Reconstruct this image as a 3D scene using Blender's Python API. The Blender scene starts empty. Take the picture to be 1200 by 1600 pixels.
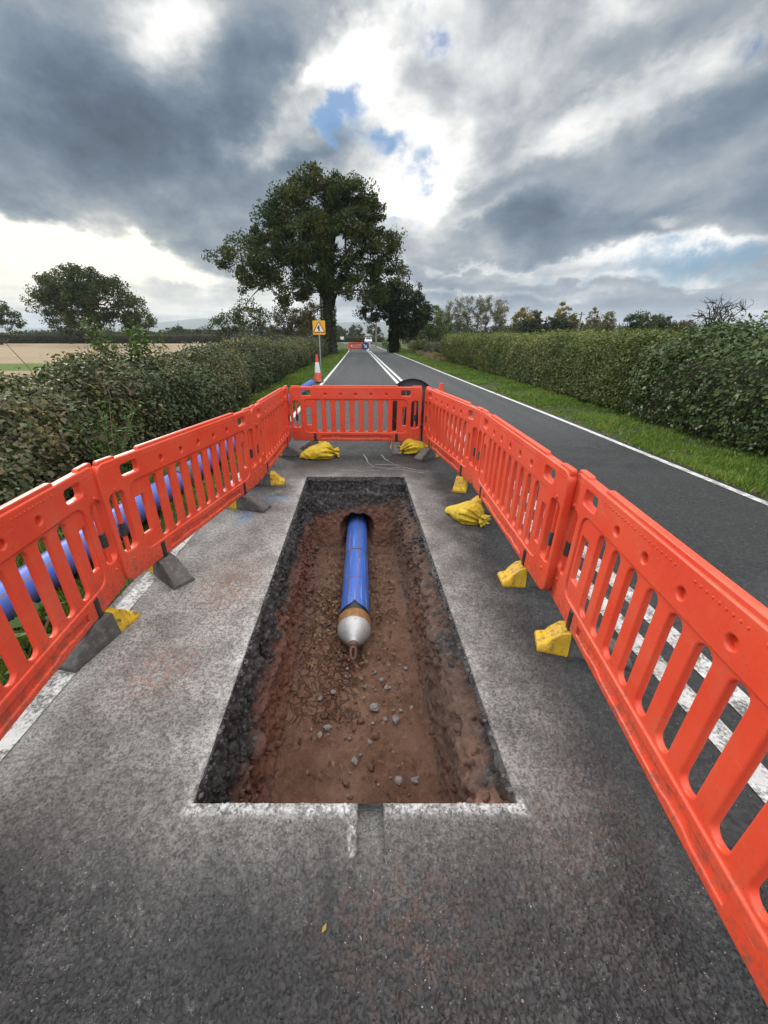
import bpy, bmesh, math, random
import numpy as np
from mathutils import Vector, Matrix, noise as mnoise

random.seed(7)
RNG = np.random.default_rng(11)
S = bpy.context.scene
COL = S.collection
R = math.radians

# ------------------------------------------------------------------ helpers
def link(o, parent=None):
    COL.objects.link(o)
    if parent: o.parent = parent
    return o

def tag(o, label=None, cat=None, group=None, kind=None):
    if label: o['label'] = label
    if cat: o['category'] = cat
    if group: o['group'] = group
    if kind: o['kind'] = kind
    return o

def empty(name, loc=(0, 0, 0), rz=0, parent=None):
    o = bpy.data.objects.new(name, None)
    o.empty_display_size = .2
    o.location = loc; o.rotation_euler = (0, 0, rz)
    return link(o, parent)

def obj(name, me, mat=None, parent=None, smooth=None):
    if isinstance(me, bmesh.types.BMesh):
        bm = me; me = bpy.data.meshes.new(name); bm.to_mesh(me); bm.free()
    o = bpy.data.objects.new(name, me)
    if mat:
        me.materials.clear(); me.materials.append(mat)
    if smooth is not None:
        me.polygons.foreach_set('use_smooth', np.full(len(me.polygons), True))
        if smooth < 180:
            try: me.set_sharp_from_angle(angle=R(smooth))
            except Exception: pass
    return link(o, parent)

def copy_tree(o, parent=None):
    c = o.copy(); COL.objects.link(c); c.parent = parent
    for ch in list(o.children): copy_tree(ch, c)
    return c

def np_mesh(name, V, F, mat, parent=None, attrs=None, smooth=False, pattr=None):
    """V (n,3), F (m,k) constant k"""
    V = np.asarray(V, dtype=np.float32); F = np.asarray(F, dtype=np.int32)
    me = bpy.data.meshes.new(name)
    k = F.shape[1]
    me.vertices.add(len(V)); me.vertices.foreach_set('co', V.ravel())
    me.loops.add(F.size); me.loops.foreach_set('vertex_index', F.ravel())
    me.polygons.add(len(F)); me.polygons.foreach_set('loop_start', np.arange(0, F.size, k, dtype=np.int32))
    me.update(calc_edges=True)
    if attrs:
        for a, v in attrs.items():
            at = me.attributes.new(a, 'FLOAT', 'FACE'); at.data.foreach_set('value', np.asarray(v, dtype=np.float32))
    if pattr:
        for a, v in pattr.items():
            at = me.attributes.new(a, 'FLOAT', 'POINT'); at.data.foreach_set('value', np.asarray(v, dtype=np.float32))
    if smooth:
        me.polygons.foreach_set('use_smooth', np.full(len(F), True))
    me.validate()
    return obj(name, me, mat, parent)

def _hash(ix, iy, iz, seed):
    n = (ix * 374761393 + iy * 668265263 + iz * 2147483647 + seed * 1274126177) & 0xffffffff
    n = ((n ^ (n >> 13)) * 1274126177) & 0xffffffff
    n = n ^ (n >> 16)
    return (n & 0xffff) / 65535.0

def vnoise(P, scale=1., seed=0, octaves=1, rough=.5):
    P = np.asarray(P, dtype=np.float64)
    out = np.zeros(len(P)); amp = 1.; tot = 0.
    for o in range(octaves):
        Q = P * scale; I = np.floor(Q).astype(np.int64); f = Q - I; f = f * f * (3 - 2 * f)
        r = 0
        for dx in (0, 1):
            for dy in (0, 1):
                for dz in (0, 1):
                    w = (f[:, 0] if dx else 1 - f[:, 0]) * (f[:, 1] if dy else 1 - f[:, 1]) * (f[:, 2] if dz else 1 - f[:, 2])
                    r = r + w * _hash(I[:, 0] + dx, I[:, 1] + dy, I[:, 2] + dz, seed + o)
        out += amp * (r * 2 - 1); tot += amp; amp *= rough; scale *= 2.03
    return out / tot

def unit(v): return v / (np.linalg.norm(v, axis=-1, keepdims=True) + 1e-9)

def leaf_mesh(name, C, L, W, A, B, rnd, mat, parent=None, fold=.25, base=False):
    """diamond leaves: centre C, long axis A (unit), side axis B (unit)"""
    N = len(C); n = np.cross(A, B)
    L = np.broadcast_to(L, (N,))[:, None]; W = np.broadcast_to(W, (N,))[:, None]
    V = np.empty((N, 4, 3), dtype=np.float32)
    o = 0 if not base else L * .5
    V[:, 0] = C - A * L * .5 + A * o
    V[:, 1] = C + B * W * .5 + n * W * fold + A * (o + L * .02)
    V[:, 2] = C + A * L * .5 + A * o
    V[:, 3] = C - B * W * .5 + n * W * fold + A * (o + L * .02)
    F = np.arange(N * 4, dtype=np.int32).reshape(N, 4)
    return np_mesh(name, V.reshape(-1, 3), F, mat, parent, attrs={'rnd': rnd})

def rand_axes(N, normal=None, spread=1.0):
    A = unit(RNG.normal(size=(N, 3)))
    if normal is None:
        Nn = unit(RNG.normal(size=(N, 3)))
    else:
        Nn = unit(normal + RNG.normal(size=(N, 3)) * spread)
    B = unit(np.cross(Nn, A)); A = unit(np.cross(B, Nn))
    return A, B

def tube_rings(pts, rads, sides=8, caps=True):
    pts = [Vector(p) for p in pts]; V = []; F = []
    n = len(pts); prev = None
    for i, p in enumerate(pts):
        t = (pts[min(i + 1, n - 1)] - pts[max(i - 1, 0)]).normalized()
        if prev is None:
            a = t.orthogonal().normalized()
        else:
            a = (prev - t * prev.dot(t)).normalized()
        prev = a; b = t.cross(a)
        for k in range(sides):
            th = 2 * math.pi * k / sides
            V.append(p + (a * math.cos(th) + b * math.sin(th)) * rads[i])
    for i in range(n - 1):
        for k in range(sides):
            k2 = (k + 1) % sides
            F.append((i * sides + k, i * sides + k2, (i + 1) * sides + k2, (i + 1) * sides + k))
    return V, F

def add_tube(bm, pts, rads, sides=8, caps=True):
    if not hasattr(rads, '__len__'): rads = [rads] * len(pts)
    V, F = tube_rings(pts, rads, sides)
    vs = [bm.verts.new(v) for v in V]
    for f in F: bm.faces.new([vs[i] for i in f])
    if caps:
        bm.faces.new(vs[:sides][::-1]); bm.faces.new(vs[-sides:])

def add_box(bm, c, s, rot=None, bevel=0):
    m = Matrix.Translation(c) @ (rot if rot is not None else Matrix.Identity(4)) @ Matrix.Diagonal((s[0], s[1], s[2], 1))
    r = bmesh.ops.create_cube(bm, size=1, matrix=m)
    if bevel:
        es = list({e for v in r['verts'] for e in v.link_edges})
        bmesh.ops.bevel(bm, geom=es, offset=bevel, segments=2, affect='EDGES', profile=.5)

def add_lathe(bm, prof, sides=24, m=None, closed_top=False):
    m = m or Matrix.Identity(4); rings = []
    for r, z in prof:
        rings.append([bm.verts.new(m @ Vector((r * math.cos(2 * math.pi * k / sides), r * math.sin(2 * math.pi * k / sides), z))) for k in range(sides)])
    for a, b in zip(rings, rings[1:]):
        for k in range(sides):
            k2 = (k + 1) % sides
            bm.faces.new((a[k], a[k2], b[k2], b[k]))
    return rings

def curve_plate(outline, holes, thick, bevel, bres=1):
    """2D curve with holes -> mesh in the local XZ plane, thickness along Y"""
    cu = bpy.data.curves.new('tmp', 'CURVE'); cu.dimensions = '2D'; cu.fill_mode = 'BOTH'
    cu.extrude = thick / 2 - bevel; cu.bevel_depth = bevel; cu.bevel_resolution = bres
    for pts in [outline] + list(holes):
        sp = cu.splines.new('POLY'); sp.points.add(len(pts) - 1)
        for p, q in zip(sp.points, pts): p.co = (q[0], q[1], 0, 1)
        sp.use_cyclic_u = True
    o = bpy.data.objects.new('tmp', cu); COL.objects.link(o)
    dg = bpy.context.evaluated_depsgraph_get(); dg.update()
    me = bpy.data.meshes.new_from_object(o.evaluated_get(dg), depsgraph=dg)
    bpy.data.objects.remove(o); bpy.data.curves.remove(cu)
    me.transform(Matrix(((1, 0, 0, 0), (0, 0, -1, 0), (0, 1, 0, 0), (0, 0, 0, 1))))
    return me

def rrect(x0, z0, x1, z1, r, n=5):
    r = min(r, abs(x1 - x0) / 2 - 1e-4, abs(z1 - z0) / 2 - 1e-4); out = []
    for cx, cz, a0 in ((x1 - r, z0 + r, -90), (x1 - r, z1 - r, 0), (x0 + r, z1 - r, 90), (x0 + r, z0 + r, 180)):
        for i in range(n + 1):
            a = R(a0 + 90 * i / n); out.append((cx + r * math.cos(a), cz + r * math.sin(a)))
    return out

def circ(x, z, r, n=16): return [(x + r * math.cos(2 * math.pi * i / n), z + r * math.sin(2 * math.pi * i / n)) for i in range(n)]

# ------------------------------------------------------------------ node helper
class NT:
    def __init__(s, nt): s.nt = nt; s.n = nt.nodes; s.l = nt.links
    def node(s, t, **kw):
        nd = s.n.new(t)
        for k, v in kw.items(): setattr(nd, k, v)
        return nd
    def put(s, sock, v):
        if isinstance(v, bpy.types.NodeSocket): s.l.new(v, sock)
        elif v is not None:
            try: sock.default_value = v
            except Exception: sock.default_value = (v[0], v[1], v[2], 1)
    def m(s, op, a, b=None, c=None, clamp=False):
        nd = s.node('ShaderNodeMath', operation=op, use_clamp=clamp)
        s.put(nd.inputs[0], a)
        if b is not None: s.put(nd.inputs[1], b)
        if c is not None: s.put(nd.inputs[2], c)
        return nd.outputs[0]
    def add(s, a, b): return s.m('ADD', a, b)
    def sub(s, a, b): return s.m('SUBTRACT', a, b)
    def mul(s, a, b): return s.m('MULTIPLY', a, b)
    def v(s, op, a, b=None):
        nd = s.node('ShaderNodeVectorMath', operation=op); s.put(nd.inputs[0], a)
        if b is not None: s.put(nd.inputs[1], b)
        return nd.outputs[0]
    def comb(s, x, y, z):
        nd = s.node('ShaderNodeCombineXYZ'); s.put(nd.inputs[0], x); s.put(nd.inputs[1], y); s.put(nd.inputs[2], z); return nd.outputs[0]
    def sep(s, v):
        nd = s.node('ShaderNodeSeparateXYZ'); s.put(nd.inputs[0], v); return nd.outputs
    def noise(s, vec, scale, detail=4, rough=.55, dist=0, color=False):
        nd = s.node('ShaderNodeTexNoise'); s.put(nd.inputs['Vector'], vec)
        nd.inputs['Scale'].default_value = scale; nd.inputs['Detail'].default_value = detail
        nd.inputs['Roughness'].default_value = rough; nd.inputs['Distortion'].default_value = dist
        return nd.outputs[1 if color else 0]
    def vor(s, vec, scale, feature='F1', out=0, rand=1):
        nd = s.node('ShaderNodeTexVoronoi', feature=feature); s.put(nd.inputs['Vector'], vec)
        nd.inputs['Scale'].default_value = scale; nd.inputs['Randomness'].default_value = rand
        return nd.outputs[out]
    def ramp(s, f, stops, interp='LINEAR'):
        nd = s.node('ShaderNodeValToRGB'); cr = nd.color_ramp; cr.interpolation = interp
        while len(cr.elements) < len(stops): cr.elements.new(.5)
        for e, (p, c) in zip(cr.elements, stops):
            e.position = p; e.color = (c[0], c[1], c[2], 1) if hasattr(c, '__len__') else (c, c, c, 1)
        s.put(nd.inputs[0], f); return nd.outputs[0]
    def smooth(s, f, a, b, lo=0, hi=1):
        nd = s.node('ShaderNodeMapRange', interpolation_type='SMOOTHSTEP')
        s.put(nd.inputs[0], f); s.put(nd.inputs[1], a); s.put(nd.inputs[2], b); s.put(nd.inputs[3], lo); s.put(nd.inputs[4], hi)
        return nd.outputs[0]
    def mix(s, f, a, b, blend='MIX'):
        nd = s.node('ShaderNodeMix', data_type='RGBA', blend_type=blend)
        s.put(nd.inputs[0], f); s.put(nd.inputs[6], a); s.put(nd.inputs[7], b); return nd.outputs[2]
    def bump(s, h, strength=.5, dist=.01, normal=None):
        nd = s.node('ShaderNodeBump'); s.put(nd.inputs['Height'], h)
        nd.inputs['Strength'].default_value = strength; nd.inputs['Distance'].default_value = dist
        if normal is not None: s.put(nd.inputs['Normal'], normal)
        return nd.outputs[0]
    def node_bw(s, c):
        nd = s.node('ShaderNodeRGBToBW'); s.put(nd.inputs[0], c); return nd.outputs[0]
    def pos(s): return s.node('ShaderNodeNewGeometry').outputs['Position']
    def objco(s): return s.node('ShaderNodeTexCoord').outputs['Object']
    def attr(s, name): return s.node('ShaderNodeAttribute', attribute_name=name).outputs['Fac']

def mat(name):
    m = bpy.data.materials.new(name); m.use_nodes = True
    nt = NT(m.node_tree); b = m.node_tree.nodes['Principled BSDF']
    return m, nt, b

def simple(name, c, rough=.5, metal=0, var=.25, scale=8, bump=0, bscale=60, dirt=None, dirt_amt=.3):
    m, n, b = mat(name)
    o = n.objco()
    nz = n.noise(o, scale, 5)
    c0 = tuple(x * (1 - var) for x in c); c1 = tuple(min(1, x * (1 + var)) for x in c)
    colr = n.ramp(nz, [(.3, c0), (.7, c1)])
    if dirt:
        d = n.smooth(n.noise(o, scale * 2.3, 6, .65), .47, .68)
        colr = n.mix(n.mul(d, dirt_amt), colr, dirt)
    n.put(b.inputs['Base Color'], colr); b.inputs['Metallic'].default_value = metal
    n.put(b.inputs['Roughness'], n.smooth(nz, .2, .8, rough * .85, min(1, rough * 1.15)))
    if bump: n.put(b.inputs['Normal'], n.bump(n.noise(o, bscale, 4), bump, .004))
    return m

def leafmat(name, cols, rough=.5, trans=.25, spec=.22):
    m, n, b = mat(name)
    c = n.ramp(n.attr('rnd'), [(i / (len(cols) - 1), k) for i, k in enumerate(cols)])
    n.put(b.inputs['Base Color'], c); b.inputs['Roughness'].default_value = rough
    b.inputs['Specular IOR Level'].default_value = spec
    t = n.node('ShaderNodeBsdfTranslucent'); n.put(t.inputs[0], n.mix(1, c, (.9, 1, .5), 'MULTIPLY'))
    mx = n.node('ShaderNodeMixShader'); mx.inputs[0].default_value = trans
    n.l.new(b.outputs[0], mx.inputs[1]); n.l.new(t.outputs[0], mx.inputs[2])
    n.l.new(mx.outputs[0], n.n['Material Output'].inputs[0])
    return m

# ------------------------------------------------------------------ camera
FPX, CX, CAMH, PITCH = 601., 573., 1.65, 24.5086
cam = bpy.data.cameras.new('camera'); co = bpy.data.objects.new('camera', cam); COL.objects.link(co)
cam.sensor_fit = 'HORIZONTAL'; cam.sensor_width = 36; cam.lens = 36 * FPX / 1200
cam.shift_x = (600 - CX) / 1200; cam.clip_start = .05; cam.clip_end = 30000
co.location = (0, 0, CAMH); co.rotation_euler = (R(90 - PITCH), 0, 0)
S.camera = co
S.view_settings.view_transform = 'Standard'; S.view_settings.look = 'None'
S.view_settings.exposure = 0; S.view_settings.gamma = 1
S.cycles.use_denoising = True
S.cycles.max_bounces = 6; S.cycles.diffuse_bounces = 3; S.cycles.transparent_max_bounces = 4

# ------------------------------------------------------------------ sky and light
SUN_AZ, SUN_EL = -38., 22.
W = bpy.data.worlds.new('World'); S.world = W; W.use_nodes = True
def build_sky():
    n = NT(W.node_tree); n.n.clear()
    D = n.node('ShaderNodeTexCoord').outputs['Generated']
    x, y, z = n.sep(D)[0:3]
    ys = n.m('MAXIMUM', y, .08)
    U0 = n.m('DIVIDE', x, ys); W0 = n.m('DIVIDE', z, ys)
    zc = n.add(n.m('MAXIMUM', z, 0.0), .07)
    PX = n.m('DIVIDE', x, zc); PY = n.m('DIVIDE', y, zc)
    P = n.comb(PX, PY, 0)                                   # the cloud deck seen in perspective
    wc = n.noise(n.v('MULTIPLY', D, (1, 1, 1.6)), 5.5, 5, .6, color=True)
    wx, wy, wz = n.sep(wc)[0:3]
    U = n.add(U0, n.mul(n.sub(wx, .5), .24)); V = n.add(W0, n.mul(n.sub(wy, .5), .19))
    def blob(u, v, su, sv, rot):
        c, s = math.cos(R(rot)), math.sin(R(rot))
        du = n.sub(U, u); dv = n.sub(V, v)
        a = n.add(n.mul(du, c / su), n.mul(dv, s / su)); b = n.add(n.mul(du, -s / sv), n.mul(dv, c / sv))
        q = n.add(n.mul(a, a), n.mul(b, b))
        return n.m('EXPONENT', n.mul(q, -1.))
    tot = None
    for (u, v, su, sv, rot, amp) in SKY_BLOBS:
        g = n.mul(blob(u, v, su, sv, rot), amp)
        tot = g if tot is None else n.add(tot, g)
    gap = None
    for (u, v, su, sv, rot, amp) in SKY_GAPS:
        g = n.mul(blob(u, v, su, sv, rot), amp)
        gap = g if gap is None else n.add(gap, g)
    fb = n.noise(P, .8, 5, .5, .2)
    fb2 = n.noise(n.v('ADD', n.v('MULTIPLY', D, (1, 1, 1.7)), (3, 1, 2)), 6.5, 7, .56, .15)
    nzv = n.add(n.mul(n.sub(fb, .5), .5), n.mul(n.sub(fb2, .5), .78))
    gsoft = n.m('MINIMUM', gap, 1.)
    val = n.add(n.add(n.add(tot, SKY_BASE), nzv), n.mul(gsoft, .22))
    cloud = n.ramp(n.m('MULTIPLY_ADD', val, 1.10, -.075, True), [(0, (.045, .070, .110)), (.2, (.098, .145, .205)), (.4, (.205, .265, .335)), (.58, (.39, .43, .47)),
                            (.74, (.70, .72, .725)), (.88, (1.0, .995, .97)), (1, (1.15, 1.14, 1.1))])
    # warm tint low in the sky towards the sun
    warm = n.mul(blob(-.75, .08, .6, .20, 0), .7)
    cloud = n.mix(warm, cloud, n.mix(1, cloud, (1.04, .98, .80), 'MULTIPLY'))
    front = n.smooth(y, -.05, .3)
    hi = n.smooth(z, .50, .78)                               # unseen sky overhead and behind is boosted, added fill light for the foreground
    k = n.add(n.mul(front, 1.), n.mul(n.sub(1., front), BACK_FILL))
    k = n.add(n.mul(k, n.sub(1., hi)), n.mul(hi, TOP_FILL))
    cloud = n.mix(n.mul(hi, .8), cloud, n.mix(1, n.node_bw(cloud), (1.0, .975, .94), 'MULTIPLY'))
    sky = n.node('ShaderNodeTexSky', sky_type='NISHITA', sun_disc=False)
    sky.sun_elevation = R(SUN_EL); sky.sun_rotation = R(SUN_AZ); sky.air_density = 1.0; sky.dust_density = .6; sky.ozone_density = 2.0
    b1 = n.node('ShaderNodeBackground'); n.put(b1.inputs[0], n.mix(1, sky.outputs[0], (.50, .80, 1.05), 'MULTIPLY')); b1.inputs[1].default_value = .1
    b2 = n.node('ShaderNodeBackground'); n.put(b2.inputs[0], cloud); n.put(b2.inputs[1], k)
    fb3 = n.noise(D, 13, 7, .62, .3)
    gm = n.smooth(n.add(n.mul(gap, 1.25), n.add(n.mul(n.sub(fb3, .5), 2.6), n.mul(n.sub(fb2, .5), .8))), .25, 1.25)
    gm = n.mul(gm, n.smooth(gap, .10, .35))
    gm = n.mul(gm, n.smooth(y, .05, .2))
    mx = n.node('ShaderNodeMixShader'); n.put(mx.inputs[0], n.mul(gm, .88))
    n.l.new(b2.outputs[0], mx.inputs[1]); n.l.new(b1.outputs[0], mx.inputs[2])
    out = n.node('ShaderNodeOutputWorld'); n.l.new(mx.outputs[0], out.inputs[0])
TOP_FILL = 6.6
BACK_FILL = 2.4
SKY_BASE = .575
SKY_BLOBS = [(-0.4038, 0.3822, 0.2875, 0.0892, 0, -0.3), (-0.6619, 0.324, 0.2452, 0.08, 0, -0.18), (-0.3258, 0.2513, 0.2279, 0.0648, -15, -0.22), (-0.5602, 0.5129, 0.1392, 0.0566, 0, -0.1), (-0.2056, 0.4715, 0.0713, 0.0679, 0, -0.1), (-0.5129, 0.4369, 0.1455, 0.053, 0, -0.1), (-0.0934, 0.3389, 0.0896, 0.0217, 8, -0.22), (0.4072, 0.2071, 0.3153, 0.0384, -4, -0.24), (0.6152, 0.3632, 0.3032, 0.048, 18, -0.12), (0.7292, 0.262, 0.2933, 0.0481, 5, -0.14), (0.5075, 0.4715, 0.1783, 0.0382, 25, -0.08), (0.301, 0.2726, 0.1458, 0.0423, 0, -0.05), (0.3342, 0.4457, 0.2413, 0.0525, 10, 0.1), (0.502, 0.314, 0.3632, 0.1214, 10, 0.07), (0.2657, 0.334, 0.1412, 0.0495, 10, 0.06), (0.4697, 0.1124, 0.4309, 0.0198, 0, -0.12), (0.181, 0.41, 0.0739, 0.0364, 0, -0.08), (0.3174, 0.0745, 0.3803, 0.018, 0, -0.14), (0.1235, 0.1369, 0.0852, 0.0218, 0, -0.15), (-0.4234, 0.48, 0.0591, 0.0504, 40, 0.22), (-0.3373, 0.4966, 0.0703, 0.0577, -20, 0.22), (-0.3729, 0.521, 0.1385, 0.032, 0, 0.14), (-0.1067, 0.4369, 0.0509, 0.0336, 30, 0.5), (-0.2072, 0.3516, 0.061, 0.033, 25, 0.36), (0.0024, 0.4544, 0.06, 0.0606, 0, 0.4), (0.0315, 0.5048, 0.0699, 0.0327, 0, 0.12), (0.1518, 0.314, 0.0908, 0.0485, 40, 0.46), (0.0558, 0.2673, 0.0665, 0.0478, 0, 0.46), (0.0935, 0.3869, 0.0748, 0.0392, 0, 0.26), (-0.0152, 0.4966, 0.0468, 0.0495, 0, 0.15), (-0.7328, 0.2014, 0.2337, 0.0341, -12, 0.85), (-0.5233, 0.1608, 0.1824, 0.0237, -14, 0.62), (-0.6776, 0.1608, 0.1684, 0.026, -8, 0.45), (-0.8182, 0.1247, 0.1999, 0.049, 0, 0.3), (-0.4753, 0.0616, 0.4414, 0.0416, 0, 0.26), (-0.349, 0.1124, 0.1149, 0.0099, -6, 0.2), (0.2514, 0.2459, 0.121, 0.0174, 14, 0.22), (0.4099, 0.3775, 0.188, 0.0321, 24, 0.2), (0.5973, 0.1667, 0.2238, 0.0165, 4, 0.3), (0.7413, 0.1934, 0.1519, 0.0149, 4, 0.3), (0.2077, 0.1465, 0.1695, 0.0096, 4, 0.22), (0.6097, 0.1247, 0.2856, 0.0123, 0, 0.24), (0.271, 0.0936, 0.3189, 0.0088, 0, 0.2), (0.4206, 0.5329, 0.0802, 0.0316, 0, 0.26), (0.2234, 0.463, 0.0956, 0.06, 0, 0.12), (0.1459, 0.529, 0.0804, 0.0238, 0, 0.12), (0.6349, 0.2239, 0.0544, 0.0111, 5, 0.25), (0.6116, 0.4457, 0.1448, 0.035, 25, 0.14)]
SKY_GAPS = [(-0.0349, 0.3869, 0.0524, 0.028, 20, 1.05), (0.05, 0.336, 0.0667, 0.0296, 10, 1.1), (-0.0671, 0.3584, 0.0329, 0.0174, 0, 0.6), (0.113, 0.312, 0.0468, 0.0182, 20, 0.6), (0.1394, 0.4673, 0.0548, 0.029, 0, 0.85), (0.0777, 0.5129, 0.0464, 0.034, 0, 0.45), (0.7092, 0.1667, 0.2098, 0.0329, 5, 0.75), (0.7203, 0.4883, 0.0706, 0.0499, 45, 0.5), (0.4669, 0.1247, 0.2285, 0.0172, 0, 0.3), (0.7953, 0.1247, 0.1428, 0.0172, 0, 0.45), (0.0641, 0.2183, 0.0327, 0.0156, 0, 0.4), (0.0097, 0.1842, 0.0416, 0.0289, 0, 0.2)]
build_sky()
W.cycles.sampling_method = 'MANUAL'; W.cycles.sample_map_resolution = 512
sun = bpy.data.lights.new('sun', 'SUN'); so = bpy.data.objects.new('sun', sun); COL.objects.link(so)
sun.energy = 2.2; sun.angle = R(14); sun.color = (1, .95, .87)
az, el = R(SUN_AZ), R(SUN_EL)
sd = Vector((math.sin(az) * math.cos(el), math.cos(az) * math.cos(el), math.sin(el)))
so.rotation_euler = (-sd).to_track_quat('-Z', 'Y').to_euler(); so.location = (-20, 20, 30)

# ------------------------------------------------------------------ materials
TX0, TY0, TK = -.045, .89, -.026        # trench centre line: x = TX0 + TK*(y-TY0)
def asphalt_mat():
    m, n, b = mat('asphalt')
    P = n.pos(); x, y, z = n.sep(P)[0:3]
    Pw = n.v('ADD', P, n.v('MULTIPLY', n.v('SUBTRACT', n.noise(P, 60, 3, .6, color=True), (.5, .5, .5)), (.016, .016, .016)))
    ed = n.vor(Pw, 58, 'DISTANCE_TO_EDGE'); cellc = n.vor(Pw, 58, 'F1', 1); f1 = n.vor(Pw, 58, 'SMOOTH_F1', 0); f2 = n.vor(Pw, 190, 'F1', 0)
    big = n.noise(P, 1.1, 5, .6); mid = n.noise(P, 4.5, 5, .65); fine = n.noise(P, 190, 3, .6)
    cv = n.sep(cellc)[0]
    crev = n.attr('crev')
    near = n.smooth(y, 6.5, 1.2)
    base = n.ramp(cv, [(0, (.022, .0225, .0235)), (.7, (.038, .039, .041)), (.985, (.054, .053, .052)), (1, (.10, .097, .093))])
    base = n.mix(n.smooth(mid, .38, .75, 0, .45), base, (.064, .064, .065))
    base = n.mix(n.mul(n.smooth(crev, .45, .95), .8), base, (.008, .008, .009))  # occlusion shade between the stones, painted into the colour
    sid = n.attr('sid')
    base = n.mix(n.smooth(sid, .3, 1., 0, .4), base, (.080, .079, .078))
    base = n.mix(n.mul(n.smooth(n.noise(P, 150, 2, .5), .70, .74), n.smooth(y, 2.2, 1.2)), base, (.42, .41, .39))
    # far carriageway: worn, slightly blue grey, with paler wheel tracks
    far = n.smooth(y, 4.5, 9)
    wt = n.noise(n.comb(n.mul(x, 2.2), n.mul(y, .05), 0), 1., 3)
    base = n.mix(n.mul(far, .75), base, n.ramp(wt, [(.3, (.055, .059, .062)), (.7, (.085, .089, .092))]))
    # pale dust sitting in the gaps between the stones
    gapm = n.mul(n.m('MAXIMUM', n.mul(n.smooth(crev, .35, .85), 1.), n.mul(n.smooth(ed, .22, .02), .4)), n.smooth(n.noise(P, 38, 6, .85), .53, .62))
    xr = n.sub(n.sub(x, TX0), n.mul(n.sub(y, TY0), TK))
    ax = n.m('ABSOLUTE', xr)
    along = n.mul(n.smooth(y, .35, 1.25), n.smooth(y, 5.6, 4.3))
    strip = n.mul(n.smooth(n.add(ax, n.mul(n.sub(n.noise(P, 2.6, 5, .65), .5), 1.1)), 1.2, .62), along)
    side = n.add(.62, n.mul(n.smooth(x, .3, -.6), .38))
    dustn = n.smooth(n.add(mid, n.mul(n.sub(big, .5), .6)), .28, .66)
    dust = n.mul(n.mul(strip, side), n.add(.58, n.mul(dustn, .42)))
    leftdust = n.mul(n.mul(n.smooth(x, -.45, -.8), n.smooth(y, 4.6, 3.2)), n.mul(n.smooth(y, .45, 1.4), n.add(.45, n.mul(dustn, .4))))
    dust = n.m('MAXIMUM', dust, leftdust)
    speck = n.smooth(n.add(n.mul(n.noise(P, 95, 4, .75), .7), n.mul(n.noise(P, 38, 3, .6), .3)), .40, .60)
    dustf = n.mul(dust, n.add(.22, n.mul(speck, .75)))
    base = n.mix(n.m('MULTIPLY', dustf, 1.15, None, True), base, (.45, .43, .40))
    front = n.mul(n.mul(n.smooth(y, 1.5, .9), n.smooth(n.add(mid, n.mul(big, .6)), .70, .98)), n.smooth(n.noise(P, 40, 4, .7), .36, .62))
    base = n.mix(n.mul(gapm, n.add(n.mul(front, 1.0), n.mul(dust, .30))), base, (.38, .34, .32))
    # red soil trodden onto the left hand strip
    def spot(cx, cy, rx, ry):
        a = n.mul(n.sub(x, cx), 1 / rx); c = n.mul(n.sub(y, cy), 1 / ry)
        return n.m('EXPONENT', n.mul(n.add(n.mul(a, a), n.mul(c, c)), -1.))
    red = n.add(n.add(n.mul(spot(-1.12, 1.55, .22, .2), .8), n.mul(spot(-1.0, 2.35, .22, .35), 1.)), n.add(n.mul(spot(.85, .85, .35, .25), .25), n.mul(spot(.12, .55, .3, .2), .3)))
    red = n.mul(red, n.smooth(n.noise(P, 22, 6, .72), .42, .66))
    base = n.mix(n.mul(red, .72), base, (.30, .125, .07))
    # blue marker spray by the left hand feet
    blue = n.mul(n.add(spot(-1.22, 3.5, .07, .16), spot(-1.0, 4.0, .16, .07)), n.smooth(n.noise(P, 30, 4, .7), .42, .58))
    base = n.mix(n.mul(blue, .8), base, (.09, .23, .46))
    # white marker spray along the saw cut
    def boxm(x0, x1, y0, y1, s):
        return n.mul(n.mul(n.smooth(x, x0 - s, x0 + s), n.smooth(x, x1 + s, x1 - s)), n.mul(n.smooth(y, y0 - s, y0 + s), n.smooth(y, y1 + s, y1 - s)))
    wp = n.m('MAXIMUM', n.m('MAXIMUM', boxm(-.70, -.055, .845, .90, .022), boxm(.075, .62, .85, .90, .024)), boxm(-.065, -.045, .72, .87, .01))
    wl = n.mul(n.mul(n.mul(n.m('MAXIMUM', n.smooth(n.m('ABSOLUTE', n.sub(xr, -.645)), .06, .0), n.mul(n.smooth(n.m('ABSOLUTE', n.sub(xr, .65)), .06, 0), .7)), along), .42), n.mul(n.smooth(y, .86, .95), n.smooth(mid, .38, .62)))
    wn = n.add(n.add(n.mul(n.noise(P, 85, 4, .7), .75), n.mul(n.noise(P, 14, 3, .6), .45)), n.mul(n.smooth(f1, .8, .2), .12))
    wmask = n.mul(n.m('MAXIMUM', wp, wl), n.smooth(wn, .55, .85))
    base = n.mix(n.mul(wmask, .88), base, (.70, .70, .69))
    # damp at the far end of the working area
    damp = n.mul(n.mul(n.smooth(y, 4.4, 5.2), n.smooth(y, 8, 6.2)), n.smooth(n.noise(P, 1.6, 4, .6), .35, .55))
    base = n.mix(n.mul(damp, .55), base, (.025, .027, .03))
    # darker patch in front
    dk = n.add(n.add(spot(-.35, .45, .35, .22), spot(.38, .62, .16, .16)), n.add(spot(-.125, .62, .022, .10), spot(1.0, 1.2, .2, .8)))
    base = n.mix(n.mul(n.mul(dk, n.sub(1., wmask)), .5), base, (.03, .03, .032))
    n.put(b.inputs['Base Color'], base)
    n.put(b.inputs['Roughness'], n.sub(n.sub(n.smooth(mid, .3, .7, .72, .92), n.mul(damp, .4)), n.mul(n.smooth(y, 1.2, .7), .22)))
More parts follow.
